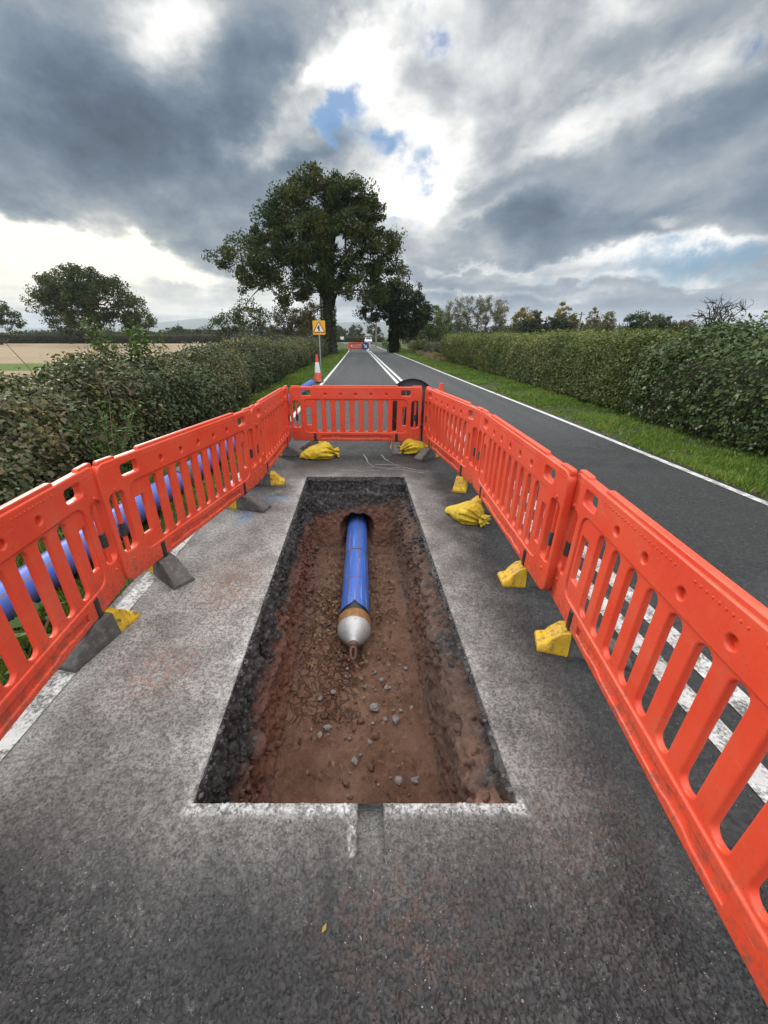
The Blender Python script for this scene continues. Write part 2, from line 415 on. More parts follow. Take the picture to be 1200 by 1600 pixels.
    b.inputs['Specular IOR Level'].default_value = .35
    h = n.add(n.add(n.mul(n.smooth(f1, .75, .05), 1.), n.mul(n.smooth(f2, .8, .1), .28)), n.mul(n.noise(P, 42, 3, .6), .8))
    h = n.mul(h, n.sub(1., n.mul(dust, .55)))
    nb = n.bump(n.add(n.mul(h, n.smooth(y, 2.2, 2.5, .25, 1)), n.mul(n.noise(P, 420, 2, .6), .25)), 1.0, .012)
    n.put(b.inputs['Normal'], nb)
    return m

def soil_mat():
    m, n, b = mat('trench_soil')
    P = n.pos(); x, y, z = n.sep(P)[0:3]
    big = n.noise(P, 3.2, 6, .65); fine = n.noise(P, 26, 6, .7); tiny = n.noise(P, 120, 4, .7)
    cr = n.vor(n.v('ADD', n.v('MULTIPLY', P, (1, .7, 1)), n.v('MULTIPLY', n.noise(P, 6, 3, color=True), (.30, .30, .30))), 13, 'DISTANCE_TO_EDGE')
    zone = n.add(n.add(z, n.mul(n.sub(big, .5), .46)), n.mul(n.sub(fine, .5), .16))
    # depth of the black made ground: deeper on the left than on the right
    thr = n.add(n.add(-.22, n.mul(n.smooth(x, .1, -.3), -.15)), n.mul(n.smooth(y, 3.9, 4.5), -.10))
    black = n.smooth(zone, n.sub(thr, .05), n.add(thr, .03))
    soil = n.ramp(fine, [(.25, (.075, .032, .021)), (.5, (.165, .074, .048)), (.75, (.26, .145, .10))])
    soil = n.mix(n.smooth(big, .5, .72, 0, .6), soil, (.17, .115, .08))
    soil = n.mix(n.mul(n.smooth(x, .22, .40), .65), soil, n.ramp(fine, [(.3, (.075, .050, .036)), (.55, (.155, .108, .08)), (.75, (.27, .20, .155))]))
    reddish = n.mul(n.mul(n.smooth(z, -.86, -.7), n.smooth(z, -.42, -.60)), n.smooth(n.noise(n.v('MULTIPLY', P, (1, .4, 1)), 2.4, 3), .42, .6))
    soil = n.mix(n.mul(reddish, .65), soil, n.ramp(fine, [(.3, (.11, .036, .016)), (.7, (.26, .095, .046))]))
    clay = n.mul(n.smooth(y, 1.55, 1.0), n.mul(n.smooth(z, -.55, -.3), n.smooth(n.noise(P, 5, 4), .45, .6)))
    soil = n.mix(clay, soil, n.ramp(fine, [(.3, (.22, .11, .075)), (.7, (.42, .24, .17))]))
    blk = n.ramp(fine, [(.3, (.010, .010, .011)), (.48, (.028, .027, .027)), (.57, (.085, .08, .077)), (.74, (.26, .25, .235))])
    colr = n.mix(black, soil, blk)
    # asphalt layer at the very top: saw cut, grey
    top = n.smooth(n.add(z, n.mul(n.sub(fine, .5), .05)), n.sub(-.075, n.mul(n.smooth(x, 0, .2), .05)), n.sub(-.05, n.mul(n.smooth(x, 0, .2), .05)))
    topn = n.mul(top, n.smooth(n.noise(P, 9, 5, .7), .30, .62))
    colr = n.mix(topn, colr, n.ramp(tiny, [(.3, (.07, .07, .07)), (.7, (.26, .255, .245))]))
    floor = n.smooth(z, -.80, -.88)
    mud = n.ramp(n.add(n.add(n.mul(big, .4), n.mul(fine, .4)), n.mul(tiny, .2)), [(.32, (.082, .038, .022)), (.5, (.172, .086, .052)), (.66, (.28, .165, .108))])
    crkz = n.mul(n.mul(n.smooth(n.add(x, n.mul(n.sub(big, .5), .5)), .02, -.12), n.smooth(y, 1.7, 2.1)), n.smooth(y, 3.7, 3.3))
    crk = n.mul(n.smooth(cr, .07, .0), crkz)
    mud = n.mix(n.mul(crk, .75), mud, (.03, .014, .01))
    mud = n.mix(n.mul(n.smooth(y, 3.0, 3.7), .5), mud, n.ramp(fine, [(.3, (.07, .032, .022)), (.7, (.20, .115, .085))]))
    colr = n.mix(floor, colr, mud)
    n.put(b.inputs['Base Color'], colr)
    wet = n.mul(floor, n.add(.35, n.mul(n.smooth(big, .6, .42), .75)))
    n.put(b.inputs['Roughness'], n.sub(.78, n.mul(wet, .52))); b.inputs['Specular IOR Level'].default_value = .6
    h = n.add(n.add(n.mul(fine, 1.), n.mul(tiny, .35)), n.mul(n.mul(n.mul(n.smooth(cr, .14, 0), n.smooth(crkz, .2, .6)), floor), -.65))
    n.put(b.inputs['Normal'], n.bump(h, 1.0, .028))
    return m

def plastic(name, c, c2):
    m, n, b = mat(name); o = n.objco(); x, y, z = n.sep(o)[0:3]
    P = n.v('ADD', o, n.comb(n.mul(n.node('ShaderNodeObjectInfo').outputs['Random'], 40), 0, 0))
    nz = n.noise(P, 3, 4); fine = n.noise(P, 35, 6, .7); scr = n.noise(n.v('MULTIPLY', P, (1, 1, 9)), 14, 5, .7)
    colr = n.ramp(nz, [(.3, c), (.7, c2)])
    fade = n.smooth(n.noise(P, 1.6, 3, .5), .45, .72)
    colr = n.mix(n.mul(fade, .35), colr, (.66, .13, .075))
    low = n.smooth(z, .46, .17)
    run = n.noise(n.v('MULTIPLY', P, (9, 9, .8)), 3, 4, .65)
    dirt = n.mul(n.smooth(n.add(n.add(n.mul(fine, .7), n.mul(run, .3)), n.mul(low, .12)), .54, .74), n.add(.30, n.mul(low, .45)))
    colr = n.mix(dirt, colr, (.20, .075, .05))
    film = n.mul(n.smooth(n.noise(P, 6, 5, .7), .48, .70), .20)
    colr = n.mix(film, colr, (.42, .16, .10))
    sc = n.mul(n.smooth(scr, .63, .70), .38)
    colr = n.mix(sc, colr, (.74, .32, .22))
    sk = n.mul(n.smooth(n.noise(P, 70, 3, .6), .66, .72), .6)
    colr = n.mix(sk, colr, (.14, .04, .03))
    n.put(b.inputs['Base Color'], colr)
    n.put(b.inputs['Roughness'], n.smooth(fine, .3, .7, .36, .58))
    n.put(b.inputs['Normal'], n.bump(n.add(n.noise(P, 160, 3), n.mul(nz, 2)), .12, .003))
    return m

M = {}
M['asphalt'] = asphalt_mat(); M['soil'] = soil_mat()
M['red'] = plastic('red_plastic', (.67, .054, .021), (.75, .084, .033))
M['rubber'] = simple('recycled_rubber', (.075, .073, .07), .8, var=.35, scale=12, bump=.5, bscale=70, dirt=(.22, .19, .16), dirt_amt=.5)
M['black'] = simple('black_plastic', (.022, .022, .024), .5, var=.3, scale=20, bump=.1)
M['yellow'] = simple('yellow_paint', (.58, .36, .018), .65, var=.25, scale=11, bump=.3, bscale=60, dirt=(.10, .07, .04), dirt_amt=.9)
M['white_line'] = None

def line_mat():
    m, n, b = mat('road_paint'); P = n.pos(); y = n.sep(P)[1]
    wear = n.add(n.mul(n.noise(P, 60, 4, .75), .55), n.mul(n.noise(P, 9, 4), .45))
    near = n.smooth(y, 9, 2)
    f = n.smooth(wear, .40, .56)
    f = n.m('MAXIMUM', f, n.mul(n.sub(1., near), n.smooth(n.noise(P, 3.5, 5, .75), .30, .42)))
    stone = n.vor(P, 78, 'F1', 0)
    colr = n.mix(f, (.11, .108, .10), n.ramp(n.noise(P, 6, 4), [(.3, (.42, .415, .40)), (.7, (.66, .655, .64))]))
    n.put(b.inputs['Base Color'], colr); b.inputs['Roughness'].default_value = .75
    n.put(b.inputs['Normal'], n.bump(n.smooth(stone, .75, .1), .5, .006))
    return m
M['white_line'] = line_mat()

def earth_mat(name, stops, scale=1.5, bump=.5, bscale=30):
    m, n, b = mat(name); P = n.pos()
    nz = n.add(n.mul(n.noise(P, scale, 6, .62), .6), n.mul(n.noise(P, scale * 14, 4, .7), .4))
    n.put(b.inputs['Base Color'], n.ramp(nz, stops)); b.inputs['Roughness'].default_value = .95
    b.inputs['Specular IOR Level'].default_value = .15
    n.put(b.inputs['Normal'], n.bump(n.noise(P, bscale, 5, .7), bump, .03))
    return m
M['ground'] = earth_mat('ground_turf', [(.3, (.035, .045, .014)), (.5, (.060, .080, .024)), (.7, (.085, .080, .038))], .9)
M['verge'] = earth_mat('verge_turf', [(.3, (.022, .030, .010)), (.5, (.040, .062, .018)), (.7, (.065, .060, .03))], 2.5)

def field_mat():
    m, n, b = mat('stubble_field'); P = n.pos(); x, y, z = n.sep(P)[0:3]
    rows = n.noise(n.v('MULTIPLY', P, (1.8, .06, 1)), 1, 3); nz = n.noise(P, .12, 6, .65); fz = n.noise(P, 5, 5, .7)
    f = n.add(n.add(n.mul(rows, .35), n.mul(nz, .35)), n.mul(fz, .3))
    stub = n.ramp(f, [(.3, (.17, .125, .078)), (.5, (.255, .195, .125)), (.7, (.33, .26, .175))])
    yy = n.add(y, n.mul(n.sub(n.noise(P, .25, 4), .5), 5))
    g = n.mul(n.smooth(yy, 21.5, 22.5), n.smooth(yy, 29.5, 27))
    grass = n.ramp(fz, [(.3, (.05, .085, .016)), (.7, (.11, .145, .035))])
    colr = n.mix(g, stub, grass)
    colr = n.mix(n.smooth(yy, 21.5, 16), colr, n.ramp(fz, [(.3, (.13, .115, .06)), (.7, (.24, .21, .12))]))
    n.put(b.inputs['Base Color'], colr); b.inputs['Roughness'].default_value = 1
    b.inputs['Specular IOR Level'].default_value = .1
    n.put(b.inputs['Normal'], n.bump(fz, .6, .08))
    return m
M['field'] = field_mat()
M['hill'] = simple('hill_woodland', (.060, .075, .05), 1, var=.4, scale=.004)
M['bark'] = simple('bark', (.036, .030, .024), .9, var=.45, scale=6, bump=.9, bscale=25)
M['bark_pale'] = simple('bark_pale', (.15, .135, .115), .9, var=.35, scale=5, bump=.6, bscale=20)
M['twig'] = simple('hedge_twigs', (.030, .024, .016), .95, var=.45, scale=4, bump=.8, bscale=18)
M['oak'] = leafmat('oak_leaves', [(0.0254, 0.0451, 0.0113), (0.043, 0.0654, 0.0166), (0.0704, 0.0834, 0.0207), (0.1221, 0.0992, 0.0248)], .5, .28)
M['ivy'] = leafmat('ivy_leaves', [(.014, .026, .009), (.026, .042, .014), (.042, .054, .018), (.065, .062, .022)], .4, .12)
M['distant'] = leafmat('distant_leaves', [(0.0288, 0.0408, 0.0168), (0.0504, 0.0624, 0.024), (0.084, 0.0816, 0.0336)], .7, .25)
M['brownleaf'] = leafmat('browning_leaves', [(0.054, 0.0504, 0.0216), (0.09, 0.0768, 0.0324), (0.132, 0.0984, 0.0408)], .7, .25)
M['golden'] = leafmat('golden_leaves', [(.12, .11, .025), (.24, .175, .03), (.36, .25, .045)], .6, .3)
M['poplar'] = leafmat('thin_autumn_leaves', [(.13, .125, .055), (.20, .175, .08), (.28, .22, .10)], .6, .3)
M['bright'] = leafmat('bright_green_leaves', [(0.0403, 0.0713, 0.0172), (0.069, 0.115, 0.0276), (0.1092, 0.1552, 0.0403)], .6, .3)
M['clipped'] = leafmat('clipped_hedge_leaves', [(0.064, 0.0896, 0.0244), (0.1089, 0.1383, 0.0378), (0.1601, 0.1819, 0.0512), (0.2434, 0.2042, 0.0732)], .5, .22)
M['holly'] = leafmat('glossy_hedge_leaves', [(0.03, 0.0575, 0.0175), (0.0525, 0.0875, 0.025), (0.0813, 0.1225, 0.0375), (0.1375, 0.1688, 0.0562)], .42, .2, .28)
M['bramble'] = leafmat('bramble_leaves', [(0.036, 0.0576, 0.024), (0.0624, 0.0864, 0.0336), (0.102, 0.114, 0.054), (0.144, 0.126, 0.078), (0.24, 0.18, 0.048)], .5, .2)
M['nettle'] = leafmat('nettle_leaves', [(.04, .085, .02), (.07, .13, .03), (.11, .17, .05)], .5, .3)
M['grass'] = leafmat('grass_blades', [(0.0845, 0.1438, 0.0216), (0.1365, 0.225, 0.036), (0.195, 0.275, 0.054), (0.312, 0.2625, 0.102)], .55, .3, .25)
M['deadgrass'] = leafmat('dead_grass_blades', [(.16, .12, .06), (.26, .20, .12), (.34, .28, .18)], .7, .3, .2)
M['litter'] = leafmat('fallen_leaf_litter', [(.09, .05, .03), (.17, .09, .055), (.26, .15, .09), (.15, .12, .06)], .7, .1)
M['stem'] = simple('dry_stems', (.14, .10, .06), .9, var=.4, scale=6)
M['steel'] = simple('galvanised_steel', (.42, .42, .42), .45, metal=.7, var=.2, scale=12, bump=.15)
M['castgrey'] = None
M['rust'] = simple('rusty_steel', (.25, .125, .042), .75, var=.4, scale=22, bump=.5, bscale=80, dirt=(.10, .045, .02), dirt_amt=.6)
M['darkrust'] = simple('dark_rusty_steel', (.12, .065, .045), .7, var=.35, scale=30, bump=.4)
M['stone'] = simple('grey_stone', (.21, .20, .19), .8, var=.45, scale=14, bump=.5, bscale=50, dirt=(.16, .08, .05), dirt_amt=.7)
M['wood'] = simple('weathered_pole_wood', (.20, .175, .145), .9, var=.3, scale=4, bump=.4)
M['signyellow'] = simple('sign_yellow', (.85, .45, .015), .5, var=.08, scale=3)
M['signwhite'] = simple('sign_white', (.78, .78, .78), .45, var=.06, scale=3)
M['signred'] = simple('sign_red', (.55, .03, .02), .45, var=.1, scale=3)
M['signblack'] = simple('sign_black', (.012, .012, .013), .45, var=.1, scale=3)
M['signblue'] = simple('sign_blue', (.02, .06, .24), .45, var=.1, scale=3)
M['carpaint'] = simple('white_car_paint', (.60, .60, .61), .25, var=.04, scale=2)
M['glass'] = simple('dark_car_glass', (.02, .024, .028), .08, var=.2, scale=3)
M['tyre'] = simple('tyre_rubber', (.02, .02, .02), .85, var=.2, scale=10)

def cap_mat():
    m, n, b = mat('scuffed_grey_cap'); o = n.objco()
    d = n.noise(o, 34, 6, .7)
    colr = n.ramp(n.noise(o, 5, 4), [(.3, (.36, .36, .355)), (.7, (.52, .52, .51))])
    colr = n.mix(n.mul(n.smooth(d, .56, .70), .75), colr, (.10, .07, .05))
    n.put(b.inputs['Base Color'], colr); b.inputs['Metallic'].default_value = .35; b.inputs['Roughness'].default_value = .5
    n.put(b.inputs['Normal'], n.bump(d, .2, .003)); return m
M['castgrey'] = cap_mat()

def pipe_mat(name, c0, c1, nstr, scrape):
    m, n, b = mat(name); P = n.pos(); a = n.attr('ang')
    fr = n.m('FRACT', n.mul(a, nstr))
    st = n.smooth(n.m('ABSOLUTE', n.sub(fr, .5)), .075, .055)
    st = n.mul(st, n.smooth(n.noise(P, 16, 5, .7), .22, .42))
    fr2 = n.noise(n.comb(n.mul(a, 60), n.mul(n.sep(P)[1], 1.2), 0), 1.3, 5, .7)
    colr = n.mix(fr2, c0, c1)
    colr = n.mix(n.mul(st, .85), colr, (.17, .09, .055))
    if scrape:
        sc = n.smooth(fr2, .54, .64)
        colr = n.mix(n.mul(sc, .65), colr, (.26, .36, .60))
        lo_ = n.smooth(n.noise(n.comb(n.mul(a, 45), n.mul(n.sep(P)[1], .8), 3), 1.2, 4, .7), .56, .66)
        colr = n.mix(n.mul(lo_, .6), colr, (.012, .035, .17))
        mudm = n.smooth(n.noise(P, 11, 5, .7), .54, .66)
        colr = n.mix(n.mul(mudm, .65), colr, (.13, .075, .05))
    else:
        mudm = n.smooth(n.noise(P, 7, 6, .75), .58, .74)
        colr = n.mix(n.mul(mudm, .35), colr, (.20, .18, .17))
    n.put(b.inputs['Base Color'], colr); b.inputs['Roughness'].default_value = .42
    n.put(b.inputs['Normal'], n.bump(n.noise(P, 60, 4), .12, .004)); return m
M['pipe_blue'] = pipe_mat('blue_pipe_new', (.040, .095, .38), (.075, .155, .52), 7, False)
M['pipe_scraped'] = pipe_mat('blue_pipe_scraped', (.022, .085, .38), (.060, .175, .62), 9, True)

def bag_mat():
    m, n, b = mat('yellow_woven_bag'); o = n.objco()
    w1 = n.node('ShaderNodeTexWave', bands_direction='X'); w1.inputs['Scale'].default_value = 60; n.put(w1.inputs['Vector'], o)
    w2 = n.node('ShaderNodeTexWave', bands_direction='Y'); w2.inputs['Scale'].default_value = 60; n.put(w2.inputs['Vector'], o)
    nz = n.noise(o, 9, 6, .65)
    colr = n.ramp(nz, [(.3, (.46, .32, .015)), (.6, (.68, .50, .03))])
    colr = n.mix(n.mul(n.smooth(n.noise(o, 15, 5, .7), .55, .72), .55), colr, (.18, .10, .03))
    n.put(b.inputs['Base Color'], colr); b.inputs['Roughness'].default_value = .62
    h = n.add(n.add(w1.outputs['Fac'], w2.outputs['Fac']), n.mul(n.noise(o, 18, 4, .6, 1.2), 6))
    n.put(b.inputs['Normal'], n.bump(h, .5, .006)); return m
M['bag'] = bag_mat()
# ------------------------------------------------------------------ ground, road, markings
YC = [-12, 0, 2.3, 8.9, 16.4, 33.5, 53.7, 62, 90, 130, 190]
def smoothed(xs, extra=None):
    yy = np.arange(-12, 191, .5); v = np.interp(yy, YC, xs)
    k = np.hanning(25); k /= k.sum()
    p = np.pad(v, 12, mode='edge'); p[:12] = v[0]; p[-12:] = v[-1]
    return lambda y: float(np.interp(y, yy, np.convolve(p, k, 'valid')))
xl = smoothed([-1.56, -1.60, -1.64, -1.68, -1.73, -1.95, -2.28, -2.45, -3.2, -8, -30])
xc = smoothed([1.66, 1.63, 1.60, 1.45, 1.19, .70, .10, -.1, -.9, -5.4, -27])
xr_ = smoothed([4.42, 4.40, 4.38, 4.24, 3.95, 3.46, 2.66, 2.3, 1.6, -2.6, -24])
TH = .63
def txc(y): return TX0 + TK * (min(max(y, TY0), 4.73) - TY0)

def ring_sheet(name, rect, hole, z, m, kind='structure'):
    bm = bmesh.new()
    xs = [rect[0], hole[0], hole[1], rect[1]]; ys = [rect[2], hole[2], hole[3], rect[3]]
    V = [[bm.verts.new((x, y, z)) for x in xs] for y in ys]
    for j in range(3):
        for i in range(3):
            if i == 1 and j == 1: continue
            bm.faces.new((V[j][i], V[j][i + 1], V[j + 1][i + 1], V[j + 1][i]))
    return tag(obj(name, bm, m), kind=kind)

ring_sheet('ground', (-6000, 6000, -400, 9000), (-1.3, 1.2, .3, 5.9), -.03, M['ground'])

def strip(name, f0, f1, ys, z, m):
    V = []; F = []
    for i, y in enumerate(ys):
        V += [(f0(y), y, z), (f1(y), y, z)]
        if i: F.append((2 * i - 2, 2 * i - 1, 2 * i + 1, 2 * i))
    return tag(np_mesh(name, V, F, m), kind='structure')

ysn = list(np.arange(-8, 70, 1.)) + list(np.arange(70, 190, 3.))
strip('field', lambda y: -700, lambda y: xl(y) - 2.6, [-60, 0, 10, 20, 30, 40, 60, 80, 116], -.022, M['field'])
strip('verge', lambda y: xl(y) - 3.4, lambda y: xl(y) + .02, ysn, -.014, M['verge']).name = 'grass_verge'
strip('verge', lambda y: xr_(y) - .02, lambda y: xr_(y) + 3.4, ysn, -.014, M['verge']).name = 'grass_verge'

bm = bmesh.new()
rows = [-8, 0, .70, .89, 1.5, 2.5, 3.5, 4.73, 6, 8]
def cols(y):
    c = txc(y)
    return [xl(y) - .10, c - TH, c - .0 + (-.035 - TX0), c + (.065 - TX0), c + TH, xr_(y) + .14]
G = [[bm.verts.new((x, y, 0)) for x in cols(y)] for y in rows]
for j in range(len(rows) - 1):
    for i in range(5):
        yin = rows[j] >= .885 and rows[j + 1] <= 4.74
        if yin and i in (1, 2, 3): continue
        if abs(rows[j] - .70) < 1e-6 and i == 2: continue
        bm.faces.new((G[j][i], G[j][i + 1], G[j + 1][i + 1], G[j + 1][i]))
pa, pb = G[-1][0], G[-1][-1]
ring = G[-1]
for y in list(np.arange(9, 70, 1.)) + list(np.arange(70, 190, 3.)):
    a, b = bm.verts.new((xl(y) - .10, y, 0)), bm.verts.new((xr_(y) + .14, y, 0))
    if ring is not None:
        bm.faces.new(ring + [b, a]); ring = None
    else:
        bm.faces.new((pa, pb, b, a))
    pa, pb = a, b
# the saw over-cut: a shallow slot with its own floor and sides
nx0, nx1 = -.035, .065
q = [bm.verts.new(p) for p in ((nx0, .70, -.012), (nx1, .70, -.012), (nx1 - .005, .89, -.05), (nx0 - .005, .89, -.05))]
bm.faces.new(q)
t = [G[2][2], G[2][3], G[3][3], G[3][2]]
for i in (0, 1, 3):
    bm.faces.new((t[i], t[(i + 1) % 4], q[(i + 1) % 4], q[i]))
bmesh.ops.recalc_face_normals(bm, faces=bm.faces)
tag(obj('road', bm, M['asphalt']), kind='structure')

def road_relief():
    st = .0032; xs = np.arange(-1.53, 1.38, st); ys = np.arange(.28, 2.5, st)
    X, Y = np.meshgrid(xs, ys); P = np.c_[X.ravel(), Y.ravel(), np.zeros(X.size)]
    c = TX0 + TK * (np.maximum(P[:, 1], TY0) - TY0)
    wx = vnoise(P, 45, 71, 3, .7) * .013; wy = vnoise(P + 9, 45, 72, 3, .7) * .013
    cs = .0150; qx, qy = (P[:, 0] + wx) / cs, (P[:, 1] + wy) / cs
    ix, iy = np.floor(qx).astype(np.int64), np.floor(qy).astype(np.int64)
    f1 = np.full(len(P), 9.); f2 = np.full(len(P), 9.); idh = np.zeros(len(P)); tx = np.zeros(len(P))
    for dx in (-1, 0, 1):
        for dy in (-1, 0, 1):
            jx, jy = ix + dx, iy + dy; z0 = np.zeros_like(jx)
            px = jx + _hash(jx, jy, z0, 5); py = jy + _hash(jx, jy, z0, 6)
            d = np.hypot(qx - px, qy - py); hh = _hash(jx, jy, z0, 7); tl = (qx - px) * (_hash(jx, jy, z0, 8) - .5) + (qy - py) * (_hash(jx, jy, z0, 9) - .5)
            m_ = d < f1
            f2 = np.where(m_, f1, np.minimum(f2, d)); idh = np.where(m_, hh, idh); tx = np.where(m_, tl, tx); f1 = np.where(m_, d, f1)
    e = np.clip((f2 - f1 - .02) / .50, 0, 1); dome = np.sqrt(np.clip(1 - (1 - e) ** 2, 0, 1))
    h = dome * (.0015 + .0105 * idh ** .8) + tx * .012 * e + vnoise(P, 130, 75, 3, .7) * .0022 + vnoise(P, 40, 76, 2) * .003
    fillm = vnoise(P, 3.0, 80, 3)                       # fines have filled the texture beside the trench
    worn = np.clip((np.abs(P[:, 0] - c) - .60) / .25, 0, 1); near_ = np.clip((P[:, 1] - .55) / .5, 0, 1)
    flat_ = near_ * (.62 + .2 * fillm)
    h = h * (1 - flat_ * .72)
    edge = np.clip(np.minimum.reduce([P[:, 0] - xs[0], xs[-1] - P[:, 0], P[:, 1] - ys[0] + .06, ys[-1] - P[:, 1]]) / .12, 0, 1)
    P[:, 2] = -.004 + edge * .0055 + h * edge
    I = np.arange(X.size).reshape(X.shape)
    F = np.stack([I[:-1, :-1], I[:-1, 1:], I[1:, 1:], I[1:, :-1]], -1).reshape(-1, 4)
    C = P[F].mean(1); cc = TX0 + TK * (np.maximum(C[:, 1], TY0) - TY0)
    rag = vnoise(C, 28, 83, 3) * .010
    hole = (np.abs(C[:, 0] - cc) < TH + rag * .8 + .002) & (C[:, 1] > .886 + rag * .7)
    hole |= (C[:, 0] > -.037 + rag) & (C[:, 0] < .067 + rag) & (C[:, 1] > .700 + rag)
    F = F[~hole]; used = np.unique(F); mp = np.full(len(P), -1); mp[used] = np.arange(len(used))
    return tag(np_mesh('road_surface', P[used], mp[F], M['asphalt'], smooth=True, pattr={'crev': np.clip((1 - e) * 1.05 - .25 * (idh < .15), 0, 1)[used] * (1 - flat_ * .6)[used], 'sid': idh[used]}), kind='structure')
road_relief()

yl = list(np.arange(-3, 70, .5)) + list(np.arange(70, 150, 2.))
strip('edge_line', lambda y: xl(y) - .05, lambda y: xl(y) + .06, yl, .004, M['white_line'])
strip('edge_line', lambda y: xr_(y) - .05, lambda y: xr_(y) + .05, yl, .004, M['white_line'])
strip('centre_line', lambda y: xc(y) - .065, lambda y: xc(y) + .065, yl, .004, M['white_line'])
strip('centre_line', lambda y: xc(y) + .185, lambda y: xc(y) + .315, yl, .004, M['white_line'])

# chalked survey lines scribbled on the asphalt behind the far feet
chalk = simple('chalk', (.20, .20, .20), .9, var=.3, scale=40)
def scribble(pts, w=.014):
    V = []; F = []
    for i, (x, y) in enumerate(pts):
        p = Vector((x, y)); a = Vector(pts[max(i - 1, 0)]); b = Vector(pts[min(i + 1, len(pts) - 1)])
        d = (b - a).normalized(); nrm = Vector((-d.y, d.x)) * w * (.5 + .3 * math.sin(i * 2.1))
        V += [(p.x - nrm.x, p.y - nrm.y, .004), (p.x + nrm.x, p.y + nrm.y, .004)]
        if i: F.append((2 * i - 2, 2 * i - 1, 2 * i + 1, 2 * i))
    return V, F
VV = []; FF = []
for pts in ([(-.05, 5.75), (.0, 5.5), (.02, 5.3), (.1, 5.12), (.3, 5.05), (.52, 5.12)], [(.22, 5.75), (.27, 5.5), (.36, 5.3), (.44, 5.15), (.62, 5.02), (.82, 4.9)],
            [(-.42, 4.98), (-.1, 4.93), (.2, 4.97), (.45, 5.02), (.75, 4.86)], [(.12, 5.22), (.3, 5.24), (.5, 5.2)]):
    v, f = scribble(pts); o = len(VV); VV += v; FF += [tuple(i + o for i in q_) for q_ in f]
tag(np_mesh('survey_mark', VV, FF, chalk), kind='structure')

# hills far off
def hill(pts, y0, depth, name='hill'):
    V = []; F = []; n = len(pts)
    for k, (fz, fy) in enumerate(((0, 0), (.55, .3), (.9, .65), (1, 1), (.6, 1.7), (0, 2.4))):
        for x, h in pts: V.append((x, y0 + depth * fy, -1 + (h + 12 * math.sin(x * .006 + k)) * fz if fz else -1))
    for k in range(5):
        for i in range(n - 1): F.append((k * n + i, k * n + i + 1, (k + 1) * n + i + 1, (k + 1) * n + i))
    tag(np_mesh(name, V, F, M['hill'], smooth=True), kind='structure')
hill([(x, 75 + 62 * math.exp(-((x + 1550) / 520.) ** 2) + 40 * math.exp(-((x - 60) / 620.) ** 2) + 8 * math.sin(x * .004)) for x in range(-4200, 4300, 100)], 3000, 700, 'hills')

